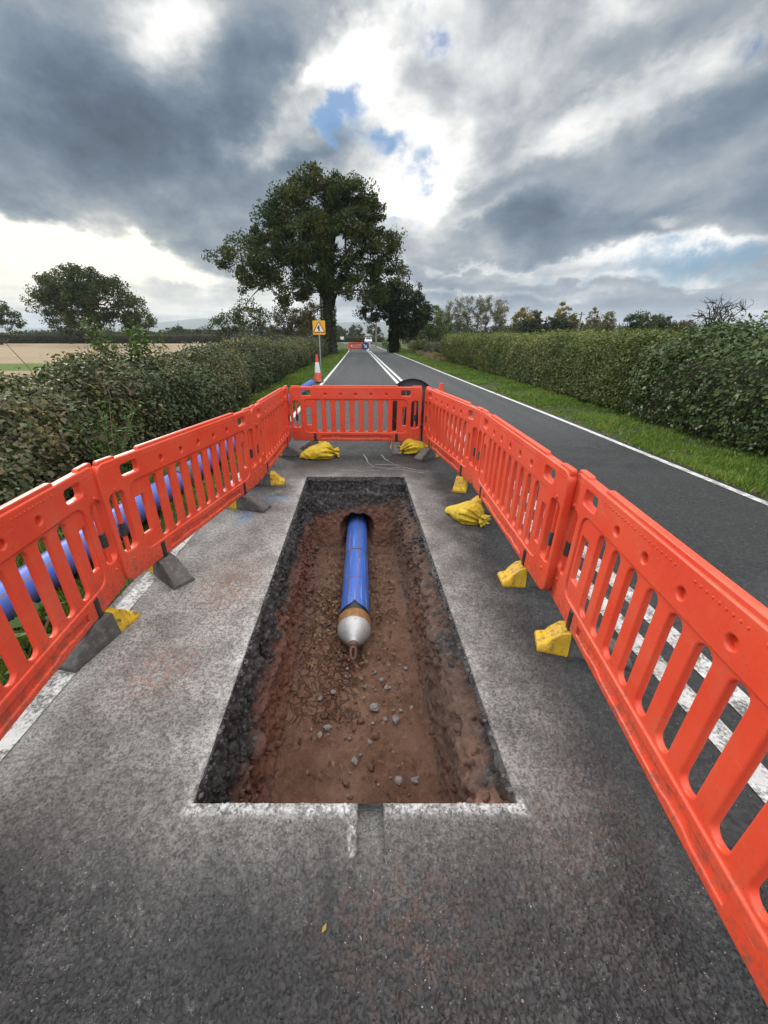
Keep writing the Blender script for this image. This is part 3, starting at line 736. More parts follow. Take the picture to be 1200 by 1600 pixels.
# ------------------------------------------------------------------ trench
def prof(side):
    if side < 0: P = [(0, -.002), (0, -.04), (-.012, -.10), (.012, -.2), (0, -.3), (.03, -.40), (.055, -.48), (.04, -.58), (.06, -.70), (.10, -.80), (.115, -.86), (.17, -.895)]
    else: P = [(0, -.002), (0, -.085), (-.035, -.105), (-.085, -.15), (-.075, -.20), (-.01, -.245), (.055, -.29), (.075, -.42), (.05, -.55), (.075, -.68), (.10, -.80), (.12, -.86), (.18, -.895)]
    P = np.array(P); d = np.r_[0, np.cumsum(np.hypot(*np.diff(P, axis=0).T))]
    s = np.linspace(0, d[-1], 88)
    return np.c_[np.interp(s, d, P[:, 0]), np.interp(s, d, P[:, 1])]
PL = prof(-1); PR = prof(1)
ny = 280; Ys = np.linspace(.80, 4.85, ny)
def trench_mesh():
    rows_ = []
    fx = np.linspace(0, 1, 70)[1:-1]
    for y in Ys:
        c = TX0 + TK * (y - TY0)
        xl_ = c - TH + PL[:, 0]; xr2 = c + TH - PR[:, 0]
        fl = np.c_[xl_[-1] + (xr2[-1] - xl_[-1]) * fx, np.full(len(fx), y), -.895 - .02 * np.sin(np.pi * fx)]
        rows_.append(np.vstack([np.c_[xl_, np.full(88, y), PL[:, 1]], fl, np.c_[xr2, np.full(88, y), PR[:, 1]][::-1]]))
    A = np.array(rows_); nyy, ns, _ = A.shape
    P = A.reshape(-1, 3)
    n1 = vnoise(P, 4.5, 1, 3, .55); n2 = vnoise(P, 22, 5, 3, .6); n3 = vnoise(P * np.array([1, .45, 1]), 2.2, 9, 2)
    idx = np.tile(np.arange(ns), nyy)
    nx = np.where(idx < 88, 1., np.where(idx >= ns - 88, -1., 0.)); nz = np.where(nx == 0, 1., 0.)
    ramp = np.clip((idx - 70) / 18., 0, 1); ramp2 = np.clip((ns - 71 - idx) / 18., 0, 1)
    nz = np.minimum(ramp, ramp2); nx = nx * (1 - nz)
    fade = np.clip(-P[:, 2] / .16, 0.03, 1)
    disp = (n1 * .045 + n2 * .046 + n3 * .03) * fade
    disp = np.where(nz > .9, n1 * .022 + n2 * .010, disp)
    Q = P.copy(); Q[:, 0] += nx * disp; Q[:, 2] += nz * disp
    Q[:, 1] += vnoise(P, 16, 33, 2) * .015 * fade
    I = np.arange(nyy * ns).reshape(nyy, ns)
    F = np.stack([I[:-1, :-1], I[:-1, 1:], I[1:, 1:], I[1:, :-1]], -1).reshape(-1, 4)
    V = [Q]; Fs = [F]; off = len(Q)
    # end walls
    for end in (0, 1):
        gx = np.linspace(-TH - .12, TH + .12, 130); gz = np.linspace(-.002, -.98, 95)
        X, Z = np.meshgrid(gx, gz)
        y0 = TY0 if end == 0 else 4.73
        sg = 1 if end == 0 else -1
        sl = (np.clip(-Z - .1, 0, 1) / .88) ** 1.2 * (.10 if end == 0 else .26) + .035 * (Z < -.22)
        P2 = np.c_[(TX0 + TK * (y0 - TY0) + X).ravel(), np.full(X.size, y0), Z.ravel()]
        d = (vnoise(P2, 5, 3, 3) * .04 + vnoise(P2, 24, 8, 3, .6) * .022) * np.clip(-P2[:, 2] / .16, .03, 1)
        y = y0 + sg * (sl.ravel() + d)
        if end == 1:
            rr = np.hypot((P2[:, 0] + .13) / .19, (P2[:, 2] + .70) / np.where(P2[:, 2] > -.70, .20, .3)) + vnoise(P2, 9, 61, 3) * .35
            y = y + .75 * np.clip(1.2 - rr, 0, 1) ** .9
        P2[:, 1] = y
        I = np.arange(X.size).reshape(X.shape)
        F = np.stack([I[:-1, :-1], I[:-1, 1:], I[1:, 1:], I[1:, :-1]], -1).reshape(-1, 4) + off
        V.append(P2); Fs.append(F); off += len(P2)
    return tag(np_mesh('trench', np.vstack(V), np.vstack(Fs), M['soil'], smooth=True), kind='structure')
trench_mesh()

ICO = None
def rocks(name, C, Sz, m, parent=None, squash=.7):
    global ICO
    if ICO is None:
        b = bmesh.new(); bmesh.ops.create_icosphere(b, subdivisions=1, radius=1)
        b.verts.ensure_lookup_table(); ICO = (np.array([v.co[:] for v in b.verts]), np.array([[v.index for v in f.verts] for f in b.faces])); b.free()
    v, f = ICO; N = len(C)
    J = v[None] * (1 + RNG.uniform(-.35, .35, (N, len(v), 1)))
    sc = Sz[:, None, None] * RNG.uniform(.6, 1.3, (N, 1, 3)); J = J * sc; J[:, :, 2] *= squash
    a = RNG.uniform(0, 6.28, N); c, s = np.cos(a), np.sin(a)
    X = J[:, :, 0] * c[:, None] - J[:, :, 1] * s[:, None]; Y = J[:, :, 0] * s[:, None] + J[:, :, 1] * c[:, None]
    V = np.stack([X, Y, J[:, :, 2]], -1) + C[:, None, :]
    F = f[None] + (np.arange(N) * len(v))[:, None, None]
    return np_mesh(name, V.reshape(-1, 3), F.reshape(-1, 3), m, parent, smooth=True)

# crumbs of soil: most gather along the foot of the walls
N = 900
y = RNG.uniform(1.0, 4.45, N); c = TX0 + TK * (y - TY0)
e = RNG.beta(.45, .45, N) * 2 - 1
C = np.c_[c + e * .47, y, np.full(N, -.905)]
tag(rocks('soil_crumbs', C, RNG.gamma(1.5, .0042, N) + .0015, M['soil']), kind='stuff')
# broken asphalt along the cut lip
N = 900
y = RNG.uniform(.90, 4.72, N); sd_ = np.where(RNG.random(N) < .5, -1, 1)
C1 = np.c_[TX0 + TK * (y - TY0) + sd_ * (TH + RNG.normal(0, .006, N)), y, RNG.uniform(-.06, -.004, N)]
xx = RNG.uniform(-TH, TH, 240); C2 = np.c_[TX0 - .1 + xx, np.full(240, 4.73) + RNG.normal(0, .006, 240), RNG.uniform(-.06, -.004, 240)]
C = np.vstack([C1, C2]); tag(rocks('asphalt_crumbs', C, np.minimum(RNG.gamma(2.0, .0034, len(C)) + .0025, .014), M['soil']), kind='stuff')
# rubble sticking out of both walls
N = 2600
y = RNG.uniform(.95, 4.7, N); sd_ = np.where(RNG.random(N) < .6, -1, 1); k = RNG.integers(12, 84, N)
off = np.where(sd_ < 0, PL[k, 0], PR[k, 0]); zz = np.where(sd_ < 0, PL[k, 1], PR[k, 1])
C = np.c_[TX0 + TK * (y - TY0) + sd_ * (TH - off), y, zz]
tag(rocks('wall_rubble', C, RNG.gamma(2., .006, N) + .003, M['soil']), kind='stuff')
N = 130
y = np.clip(RNG.normal(2.1, .6, N), 1.05, 4.2); C = np.c_[TX0 + TK * (y - TY0) + RNG.uniform(-.43, .43, N), y, np.full(N, -.903)]
tag(rocks('fine_gravel', C, RNG.gamma(1.4, .0045, N) + .0025, M['stone']), kind='stuff')
# leaf litter blown into the trench
N = 620
y = np.r_[RNG.normal(3.4, .55, 480), RNG.uniform(1.2, 4.2, 140)]; y = np.clip(y, 1.1, 4.3)
C = np.c_[TX0 + TK * (y - TY0) + RNG.uniform(-.42, .42, N), y, np.full(N, -.875) + RNG.uniform(-.008, .012, N)]
A, B = rand_axes(N, np.tile([0, 0, 1.], (N, 1)), .55)
tag(leaf_mesh('leaf_litter', C, RNG.uniform(.03, .06, N), RNG.uniform(.018, .034, N), A, B, RNG.random(N), M['litter'], fold=.3), kind='stuff')

def stone_mesh(seed):
    b = bmesh.new(); bmesh.ops.create_icosphere(b, subdivisions=2, radius=1)
    for v in b.verts:
        d = mnoise.noise(v.co * 1.3 + Vector((seed * 7, 0, 0))); v.co *= 1 + .6 * d + .12 * mnoise.noise(v.co * 4 + Vector((seed, 3, 1))); v.co.z *= .62; v.co.x *= 1.25
    me = bpy.data.meshes.new('stone'); b.to_mesh(me); b.free(); return me
SM = [stone_mesh(i) for i in range(4)]
for i, (x, y, s) in enumerate([(.06, 2.02, .030), (.21, 1.93, .026), (-.28, 1.86, .022), (-.33, 1.80, .018), (.16, 2.2, .016), (-.02, 2.22, .02), (.12, 2.28, .017), (-.08, 1.62, .02),
                               (-.26, 2.16, .018), (.3, 1.5, .019), (-.36, 2.1, .016), (.02, 1.75, .014), (.33, 2.4, .017), (-.12, 2.6, .013)]):
    o = obj('stone', SM[i % 4], M['stone'] if i == 0 else None); SM[i % 4].materials.clear(); SM[i % 4].materials.append(M['stone'])
    o.location = (x, y, -.885); o.scale = (s, s, s); o.rotation_euler = (0, 0, i * 1.7)
    tag(o, 'small grey stone lying loose on the muddy trench floor', 'stone', 'loose stones on the trench floor')

# ------------------------------------------------------------------ duct pipe in the trench
def pipe_mesh(name, pts, r, m, parent=None, sides=40, frontcut=None):
    V = []; F = []; ang = []; n = len(pts)
    pts = [Vector(p) for p in pts]
    for i, p in enumerate(pts):
        t_ = (pts[min(i + 1, n - 1)] - pts[max(i - 1, 0)]).normalized()
        a = Vector((0, 0, 1)).cross(t_).normalized(); b = t_.cross(a)
        for k in range(sides + 1):
            th = 2 * math.pi * k / sides
            q_ = p + (a * math.cos(th) + b * math.sin(th)) * r
            if frontcut and i == 0: q_ = q_ + t_ * frontcut(th)
            V.append(q_); ang.append(k / sides)
    s1 = sides + 1
    for i in range(n - 1):
        for k in range(sides): F.append((i * s1 + k, i * s1 + k + 1, (i + 1) * s1 + k + 1, (i + 1) * s1 + k))
    return np_mesh(name, [v[:] for v in V], F, m, parent, smooth=True, pattr={'ang': ang})

dp = empty('duct_pipe', (-.113, 2.9, -.89))
tag(dp, 'blue pipe with a rusty collar and grey domed nose lying in the muddy trench', 'pipe')
PZ = .155
pw = pipe_mesh('pipe_wall', [(0, -.03, PZ), (0, .1, PZ), (-.004, .6, PZ), (-.01, 1.1, PZ), (-.02, 2.0, PZ)], .137, M['pipe_scraped'], dp,
               frontcut=lambda th: .035 + .045 * math.exp(-((th - math.pi / 2) / .16) ** 2) - .03 * abs(math.cos(th)))
bm = bmesh.new(); add_lathe(bm, [(.1365, 0), (.141, .004), (.141, .018), (.1365, .022)], 40, Matrix.Translation((-.01, 1.0, PZ)) @ Matrix.Rotation(-math.pi / 2, 4, 'X'))
obj('pipe_band', bm, M['pipe_blue'] if False else M['rubber'], dp, 40)
RX = Matrix.Rotation(math.pi / 2, 4, 'X')
bm = bmesh.new(); add_lathe(bm, [(.126, -.2), (.128, .02), (.128, .12)], 40, Matrix.Translation((0, 0, PZ)) @ RX)
obj('inner_sleeve', bm, M['black'], dp, 40)
bm = bmesh.new(); add_lathe(bm, [(.12, .085), (.149, .087), (.152, .10), (.152, .185), (.150, .195), (.147, .196)], 48, Matrix.Translation((0, 0, PZ)) @ RX)
obj('collar', bm, M['rust'], dp, 40)
bm = bmesh.new(); add_lathe(bm, [(.148, .190), (.149, .208), (.145, .236), (.133, .266), (.112, .298), (.088, .328), (.066, .352), (.050, .370), (.042, .384)], 48, Matrix.Translation((0, 0, PZ)) @ RX)
nc = obj('nose_cap', bm, M['castgrey'], dp, 60)
bm = bmesh.new(); add_lathe(bm, [(.040, .365), (.044, .385), (.042, .415), (.034, .421), (.0, .422)], 24, Matrix.Translation((0, 0, PZ)) @ RX)
obj('collar_boss', bm, M['darkrust'], nc, 40)
bm = bmesh.new()
pts = [(.016 * math.cos(a) * (1 + .5 * (a > 0)) , -.44 - .04 * math.sin(a) , PZ - .03 - .02 * math.sin(a)) for a in np.linspace(-.8, 2 * math.pi - .8, 18)]
add_tube(bm, [(.022 * math.cos(a), -.452 - .040 * math.sin(a), PZ - .026 - .036 * math.sin(a)) for a in np.linspace(0, 2 * math.pi, 20)], .013, 8, False)
add_tube(bm, [(0, -.41, PZ), (0, -.432, PZ - .008)], .020, 10)
obj('towing_eye', bm, M['darkrust'], dp, 60)

# pipe lying on the left verge
vp = empty('water_pipe', (-2.2, 1, 0))
tag(vp, 'long blue pipe lying on the grass verge beyond the left barriers', 'pipe')
cy = [(-2.36, -1.2), (-2.29, .6), (-2.235, 2.7), (-2.15, 5), (-2.08, 9), (-2.03, 12), (-2.0, 14.6)]
ysd = np.linspace(-1.2, 14.6, 60)
P_ = [(float(np.interp(y, [a[1] for a in cy], [a[0] for a in cy])) + 2.2, y - 1, .13 + .012 * math.sin(y * .7)) for y in ysd]
pipe_mesh('pipe_wall', P_, .125, M['pipe_blue'], vp)
pipe_mesh('pipe_bore', P_[-3:], .115, M['black'], vp)
pipe_mesh('pipe_coupling', [(p[0], p[1], p[2]) for p in [P_[i] for i in (20, 21)]], .136, M['rubber'], vp)

# ------------------------------------------------------------------ barriers
PL_, PH0, PH1 = 2.02, .155, .97
def U(u): return -PL_ / 2 + u * PL_
def Z(v): return PH1 - v * (PH1 - PH0)
def barrier_body():
    bms = bmesh.new()
    def put(me):
        bms.from_mesh(me); bpy.data.meshes.remove(me)
    e = .009
    outl = rrect(U(0.004) + e, Z(1) + e, U(.996) - e, Z(0) - e, .06, 7)
    # lower corners rounder, upper edge stepped like the moulded top
    handles = [rrect(U(.092) - e, Z(.158) - e, U(.165) + e, Z(.062) + e, .03), rrect(U(.838) - e, Z(.158) - e, U(.91) + e, Z(.062) + e, .03)]
    dims = [circ(U(u), Z(.135), .027 + e * .3, 18) for u in (.275, .389, .502, .616, .73)]
    recess = rrect(U(.105), Z(.845), U(.895), Z(.212), .075, 7)
    ends = [rrect(U(.022) - e, Z(.745) - e, U(.082) + e, Z(.25) + e, .045), rrect(U(.918) - e, Z(.745) - e, U(.978) + e, Z(.25) + e, .045)]
    gro = []
    for i in range(1): pass
    def groove():
        p = []; zt, zb = Z(.885), Z(.965)
        x0, x1 = U(.225), U(.775)
        top = [(x0, zt), (U(.30), zt), (U(.32), zt + .012), (U(.36), zt + .012), (U(.38), zt), (U(.62), zt), (U(.64), zt + .012), (U(.68), zt + .012), (U(.70), zt), (x1, zt)]
        bot = [(x1, zb), (U(.70), zb), (U(.68), zb + .01), (U(.64), zb + .01), (U(.62), zb), (U(.38), zb), (U(.36), zb + .01), (U(.32), zb + .01), (U(.30), zb), (x0, zb)]
        return (top + bot)[::-1]
    put(curve_plate(outl, handles + dims + [recess] + ends + [groove()], .050, .009, 2))
    sl = []
    for i, uc in enumerate((.222, .293, .364, .436, .508, .580, .652, .724, .796)):
        sl.append(rrect(U(uc) - .034 - .010, Z(.80) - .0, U(uc) + .034 + .010, Z(.285) + .0, .045, 6))
    # slots, bevel outset included; bars stay about 50 mm
    sl = [rrect(U(uc) - .0445, Z(.828), U(uc) + .0445, Z(.230), .044, 6) for uc in (.222, .293, .364, .436, .508, .580, .652, .724, .796)]
    wins = [rrect(U(.118) - .004, Z(.70), U(.170) + .004, Z(.385), .015, 3), rrect(U(.845), Z(.70), U(.893), Z(.385), .015, 3)]
    wins = [rrect(U(.119), Z(.71), U(.166), Z(.35), .014, 3), rrect(U(.850), Z(.71), U(.889), Z(.35), .014, 3)]
    put(curve_plate(rrect(U(.098), Z(.855), U(.902), Z(.202), .075, 6), sl + wins, .030, .0105, 3))
    # webs closing the dimples and the groove
    for (x0, v0, x1, v1, th) in ((.24, .19, .765, .085, .012), (.215, .972, .785, .872, .018)):
        add_box(bms, ((U(x0) + U(x1)) / 2, 0, (Z(v0) + Z(v1)) / 2), (U(x1) - U(x0), th, abs(Z(v1) - Z(v0))))
    # small triangular gussets inside each dimple
    # raised top rail
    put(curve_plate(rrect(U(.185), Z(.03), U(.815), PH1 + .014, .012, 3), [], .034, .006, 2))
    for x0, x1 in ((.012, .085), (.915, .988)):
        put(curve_plate(rrect(U(x0) + .02, Z(.03), U(x1), PH1 + .009, .010, 3), [], .032, .006, 2))
    # rivet rows
    def rivet(x, z, r=.0055):
        for sy in (1, -1):
            mtx = Matrix.Translation((x, sy * .0245, z)) @ Matrix.Rotation(-sy * math.pi / 2, 4, 'X')
            rr = [[bms.verts.new(mtx @ Vector((q * math.cos(2 * math.pi * k / 7), q * math.sin(2 * math.pi * k / 7), h))) for k in range(7)] for q, h in ((r, 0), (r * .75, r * .7))]
            for k in range(7): bms.faces.new((rr[0][k], rr[0][(k + 1) % 7], rr[1][(k + 1) % 7], rr[1][k]))
            bms.faces.new(rr[1])
    for seg in ((.20, .34), (.36, .48), (.52, .64), (.66, .80)):
        for u in np.arange(seg[0], seg[1], .0135): rivet(U(u), Z(.045))
    for u in (.03, .045, .06, .075, .925, .94, .955, .97): rivet(U(u), Z(.05))
    for u in (.05, .95):
        for v in (.22, .82): rivet(U(u), Z(v), .011)
    me = bpy.data.meshes.new('panel'); bms.to_mesh(me); bms.free()
    me.polygons.foreach_set('use_smooth', np.full(len(me.polygons), True))
    try: me.set_sharp_from_angle(angle=R(38))
    except Exception: pass
    return me

def foot_mesh(part):
    """long rubber wedge, local X is its length; part: 0 whole black half, 1 yellow half"""
    prof_ = [(-.27, .030), (-.245, .052), (-.10, .140), (-.06, .150), (.06, .150), (.10, .140), (.148, .088), (.165, .055), (.195, .048), (.212, .030)]
    bmx = bmesh.new()
    lo, hi = (-.27, .05) if part == 0 else (.05, .212)
    xs = sorted({p[0] for p in prof_ if lo <= p[0] <= hi} | {lo, hi})
    zs = np.interp(xs, [p[0] for p in prof_], [p[1] for p in prof_])
    secs = []
    for x, z in zip(xs, zs):
        wb = .080; wt = .060 if abs(x) < .2 else .068
        secs.append([bmx.verts.new((x, s_ * w_, h_)) for s_, w_, h_ in ((-1, wb, 0), (-1, wb, .022), (-1, wt, z), (1, wt, z), (1, wb, .022), (1, wb, 0))])
    for a, b in zip(secs, secs[1:]):
        for k in range(6): bmx.faces.new((a[k], a[(k + 1) % 6], b[(k + 1) % 6], b[k]))
    bmx.faces.new(secs[0][::-1]); bmx.faces.new(secs[-1])
    bmesh.ops.recalc_face_normals(bmx, faces=bmx.faces)
    es = [e_ for e_ in bmx.edges if e_.is_manifold and e_.calc_face_angle(0) > .5]
    bmesh.ops.bevel(bmx, geom=es, offset=.006, segments=2, affect='EDGES', profile=.6, clamp_overlap=True)
    me = bpy.data.meshes.new('foot'); bmx.to_mesh(me); bmx.free()
    me.polygons.foreach_set('use_smooth', np.full(len(me.polygons), True))
    try: me.set_sharp_from_angle(angle=R(50))
    except Exception: pass
    return me

def make_barrier():
    t_ = empty('plastic_barrier')
    obj('panel', barrier_body(), M['red'], t_)
    for sx in (-1, 1):
        b = bmesh.new(); x = sx * PL_ * .45
        add_tube(b, [(x, 0, Z(.77)), (x, 0, Z(.22))], .015, 14)
        rod = obj('hinge_rod', b, M['red'], t_, 40)
        b = bmesh.new()
        zc = Z(.56); pf = []
        for k in range(7): pf += [(.019, zc - .045 + k * .013), (.022, zc - .041 + k * .013), (.022, zc - .036 + k * .013), (.019, zc - .033 + k * .013)]
        add_lathe(b, [(.014, zc - .046)] + pf + [(.014, zc + .047)], 16, Matrix.Translation((x, 0, 0)))
        obj('rubber_sleeve', b, M['black'], rod, 40)
    for u in (.185, .815):
        b = bmesh.new(); add_box(b, (U(u), 0, Z(.93)), (.042, .062, .13), None, .006)
        st = obj('foot_strap', b, M['black'], t_, 50)
        f = obj('foot', foot_mesh(0), M['rubber'], t_); f.location = (U(u), 0, 0)
        e = obj('foot_end', foot_mesh(1), M['yellow'], f)
    return t_

proto = make_barrier()
BG = 'red barriers fencing the trench'
# (x0,y0) -> (x1,y1), label, foot yaw relative to the panel normal (deg) for both ends
BAR = [
 ((-1.215, 6.03), (.875, 5.97), 'red slotted plastic barrier across the far end of the trench, facing the camera', (-92, 2)),
 ((.90, 5.93), (1.185, 4.02), 'red slotted plastic barrier on the right, next to the far corner of the enclosure', (30, -118)),
 ((1.19, 3.99), (1.145, 2.03), 'middle orange red barrier on the right, with a yellow sandbag by its far foot', (172, 178)),
 ((1.20, 2.06), (.972, .08), 'nearest orange red barrier on the right, cut off by the edge of the photo', (170, 180)),
 ((-1.225, 4.13), (-1.22, 6.06), 'red barrier on the left touching the far corner, seen almost edge on', (186, -8)),
 ((-1.60, 2.14), (-1.225, 4.10), 'middle red barrier of the left row, in front of the blue pipe', (-28, -6)),
 ((-1.42, .18), (-1.625, 2.16), 'nearest red barrier on the left, cut off by the edge of the photo', (0, -108)),
]
for i, (a, b, lab, fr) in enumerate(BAR):
    o = proto if i == 0 else copy_tree(proto)
    a = Vector(a); b = Vector(b); d = (b - a)
    o.location = ((a.x + b.x) / 2, (a.y + b.y) / 2, 0); o.rotation_euler = (0, 0, math.atan2(d.y, d.x))
    tag(o, lab, 'barrier', BG)
    ft = sorted([c for c in o.children if c.name.split('.')[0] == 'foot'], key=lambda c: c.location.x)
    for f, r in zip(ft, fr):
        f.rotation_euler = (0, 0, R(90 + r))
        if i in (2, 3): f.location.y = .045
    if i == 3:      # the photo shows no foot at the near end of this one
        for c in (ft[-1], *[c for c in o.children if c.name.startswith('foot_strap') and abs(c.data.vertices[0].co.x - ft[-1].location.x) < .1]):
            for g in list(c.children): bpy.data.objects.remove(g)
            bpy.data.objects.remove(c)
for k, (a, b, lab) in enumerate([((-2.32, 54.0), (-.45, 54.2), 'small far off red barrier standing across the road at the second roadworks'), ((-2.62, 57.0), (-2.36, 54.2), 'far off red barrier seen end on beside the verge at the second roadworks')]):
    o = copy_tree(proto); a = Vector(a); b = Vector(b); d = b - a
    o.location = ((a.x + b.x) / 2, (a.y + b.y) / 2, 0); o.rotation_euler = (0, 0, math.atan2(d.y, d.x))
    tag(o, lab, 'barrier', 'red barriers of the far roadworks')

# ------------------------------------------------------------------ sandbags
def sandbag(loc, rz, s, label, seed, neck=True):
    root = empty('sandbag', loc, rz); root.scale = (s, s, s)
    tag(root, label, 'sandbag', 'yellow sandbags weighing the barrier feet')
    nu, nv = 110, 72; V = []; F = []
    for i in range(nu + 1):
        t_ = i / nu; x = -.27 + .44 * t_
        w_ = np.interp(t_, [0, .05, .2, .45, .65, .8, .9, .96, 1], [.012, .045, .10, .150, .165, .150, .115, .075, .035])
        h_ = np.interp(t_, [0, .05, .2, .45, .65, .8, .9, .96, 1], [.008, .03, .055, .085, .100, .098, .082, .058, .032])
        for k in range(nv):
            th = 2 * math.pi * k / nv; cth, sth = math.cos(th), math.sin(th)
            yy = w_ * math.copysign(abs(cth) ** .8, cth); zz = h_ * math.copysign(abs(sth) ** .8, sth)
            g = max(0, (t_ - .45) / .55) ** 1.5
            pl = .020 * g * math.sin(th * 11 + seed + 1.5 * t_) + .008 * g * math.sin(th * 19 + seed * 2)
            rid = 1 - abs(mnoise.noise(Vector((x * 9 + seed, yy * 16, zz * 16)))) * 2
            nz = mnoise.noise(Vector((x * 6 + seed, yy * 6, zz * 6))) * .028 + rid ** 3 * .010 + mnoise.noise(Vector((x * 30 + seed, yy * 30, zz * 30))) * .004
            q_ = 1 + (pl + nz * min(1, t_ * 6)) / max(w_, .05)
            z_ = zz * q_ + h_ * .80 + .012 * max(0, t_ - .9) * 10
            z_ = max(z_, .004 + .002 * math.sin(th * 7))
            V.append((x + pl * .5, yy * q_, z_))
    for i in range(nu):
        for k in range(nv): F.append((i * nv + k, i * nv + (k + 1) % nv, (i + 1) * nv + (k + 1) % nv, (i + 1) * nv + k))
    np_mesh('bag_body', V, F, M['bag'], root, smooth=True)
    b = bmesh.new(); ns = 48; rings = []
    for j, (x, r, dz) in enumerate(((.150, .060, .075), (.168, .036, .072), (.178, .030, .070), (.190, .040, .066), (.212, .062, .058), (.238, .078, .046))):
        rings.append([b.verts.new((x + .014 * math.sin(k * .9 + seed) * j / 5, r * math.cos(2 * math.pi * k / ns) * (1 + (.10 + .05 * j) * math.sin(k * 2 * math.pi * 8 / ns + seed)),
                      max(.005, dz + r * .7 * math.sin(2 * math.pi * k / ns) * (1 + (.10 + .05 * j) * math.sin(k * 2 * math.pi * 8 / ns + seed))))) for k in range(ns)])
    for a, c_ in zip(rings, rings[1:]):
        for k in range(ns): b.faces.new((a[k], a[(k + 1) % ns], c_[(k + 1) % ns], c_[k]))
    cv = b.verts.new((.20, 0, .06))
    for k in range(ns): b.faces.new((rings[-1][k], rings[-1][(k + 1) % ns], cv))
    nk = obj('tied_neck', b, M['bag'], root, 70)
    b = bmesh.new(); add_tube(b, [(.176 + .003 * math.sin(a * 3), .033 * math.cos(a), .070 + .024 * math.sin(a)) for a in np.linspace(0, 2 * math.pi, 18)], .004, 6, False)
    obj('tie_cord', b, M['stem'], nk, 60)
    return root
sandbag((-.70, 5.62, 0), R(10), 1.15, 'yellow sandbag lying in front of the far barrier, at its left foot', 1.3)
sandbag((.74, 5.88, 0), R(196), 1.1, 'yellow sandbag half hidden behind the dark foot at the right end of the far barrier', 4.1)
sandbag((.99, 3.47, 0), R(-48), .92, 'yellow sandbag with gathered neck on the asphalt beside the right hand barriers', 2.2)

# ------------------------------------------------------------------ cones
def cone(loc, h, label, band):
    root = empty('traffic_cone', loc); tag(root, label, 'traffic cone', 'traffic cones around the works')
    b = bmesh.new(); add_box(b, (0, 0, .02), (.42, .42, .04), None, .012)
    obj('base', b, M['black'], root, 40)
    b = bmesh.new(); add_lathe(b, [(.165, .04), (.150, .06), (.034, h - .02), (.03, h), (.0, h + .001)], 28)
    obj('cone_body', b, M['red'], root, 40)
    r = lambda z: .150 + (.034 - .150) * (z - .06) / (h - .08) + .003
    b = bmesh.new(); add_lathe(b, [(r(band[0]) - .003, band[0]), (r(band[0]), band[0]), (r(band[1]), band[1]), (r(band[1]) - .003, band[1])], 28)
    obj('reflective_sleeve', b, M['signwhite'], root, 40)
cone((-1.94, 16.1, 0), 1.02, 'orange and white traffic cone on the road edge beyond the far barrier', (.36, .74))
cone((1.17, 6.3, 0), .99, 'traffic cone behind the right hand barriers with only its orange tip showing', (.42, .72))

# ------------------------------------------------------------------ warning sign on the left
ws = empty('road_sign', (-2.05, 18.3, 0)); tag(ws, 'yellow warning sign with a side road symbol on a grey post by the left hedge', 'road sign')
b = bmesh.new(); add_tube(b, [(0, .03, 0), (0, .03, 2.32)], .027, 14); obj('post', b, M['steel'], ws, 40)
def flat(name, outl, th, y, m, parent, holes=(), bev=.002):
    me = curve_plate(outl, holes, th, bev, 1); o = obj(name, me, m, parent); o.location = (0, y, 0); return o
ZS = 2.0
flat('backing_board', rrect(-.265, ZS - .275, .265, ZS + .275, .03), .006, -.008, M['signyellow'], ws)
def tri(h, r, zc):
    pts = []
    cs = [(-h * .577, zc - h * .42), (h * .577, zc - h * .42), (0, zc + h * .58)]
    for i, c_ in enumerate(cs):
        a0 = [210, 330, 90][i] - 60; cen = Vector((0, zc)); d = (Vector(c_) - cen).normalized(); p0 = Vector(c_) - d * 2 * r
        for k in range(6):
            a = R(a0 + 120 * k / 5); pts.append((p0.x + r * math.cos(a), p0.y + r * math.sin(a)))
    return pts
tr = flat('triangle', tri(.46, .03, ZS - .005), .006, -.0165, M['signred'], ws)
flat('triangle_face', tri(.35, .010, ZS - .010), .004, -.007, M['signwhite'], tr)
flat('symbol', [(-.030, ZS - .130), (.030, ZS - .130), (.030, ZS + .09), (-.030, ZS + .09), (-.030, ZS + .02), (-.078, ZS + .02), (-.078, ZS - .035), (-.030, ZS - .035)], .003, -.0115, M['signblack'], tr, bev=.0008)
for dz in (.15, -.15):
    b = bmesh.new(); add_box(b, (0, .005, ZS + dz), (.09, .02, .03)); obj('bracket', b, M['steel'], ws)

# black back of a temporary road sign behind the far barrier
ts = empty('temporary_sign', (.75, 6.62, 0), R(-4)); tag(ts, 'black back of a round temporary road sign standing behind the far barrier', 'road sign')
b = bmesh.new()
M90 = Matrix.Translation((0, 0, .63)) @ Matrix.Rotation(math.pi / 2, 4, 'X')
rg = add_lathe(b, [(0, -.012), (.385, -.012), (.40, -.005), (.405, .03), (.398, .036), (.388, .03), (.380, .004), (.30, .004), (.29, .012), (.10, .012), (.0, .012)], 56, M90)
bmesh.ops.remove_doubles(b, verts=b.verts, dist=1e-5)
obj('sign_disc', b, M['black'], ts, 40)
me = curve_plate([(-.36, .0), (-.29, .0), (-.21, .36), (.16, .36), (.20, .0), (.26, .0), (.24, .60), (-.33, .60)], [], .05, .008, 1)
fr = obj('frame', me, M['black'], ts); fr.location = (0, .03, 0)
b = bmesh.new()
for sx in (-1, 1): add_tube(b, [(sx * .10, -.03, .82), (sx * .16, -.32, .02)], .016, 8)
add_tube(b, [(-.15, -.27, .13), (.15, -.27, .13)], .013, 8)
obj('prop_stand', b, M['rubber'], ts, 40)

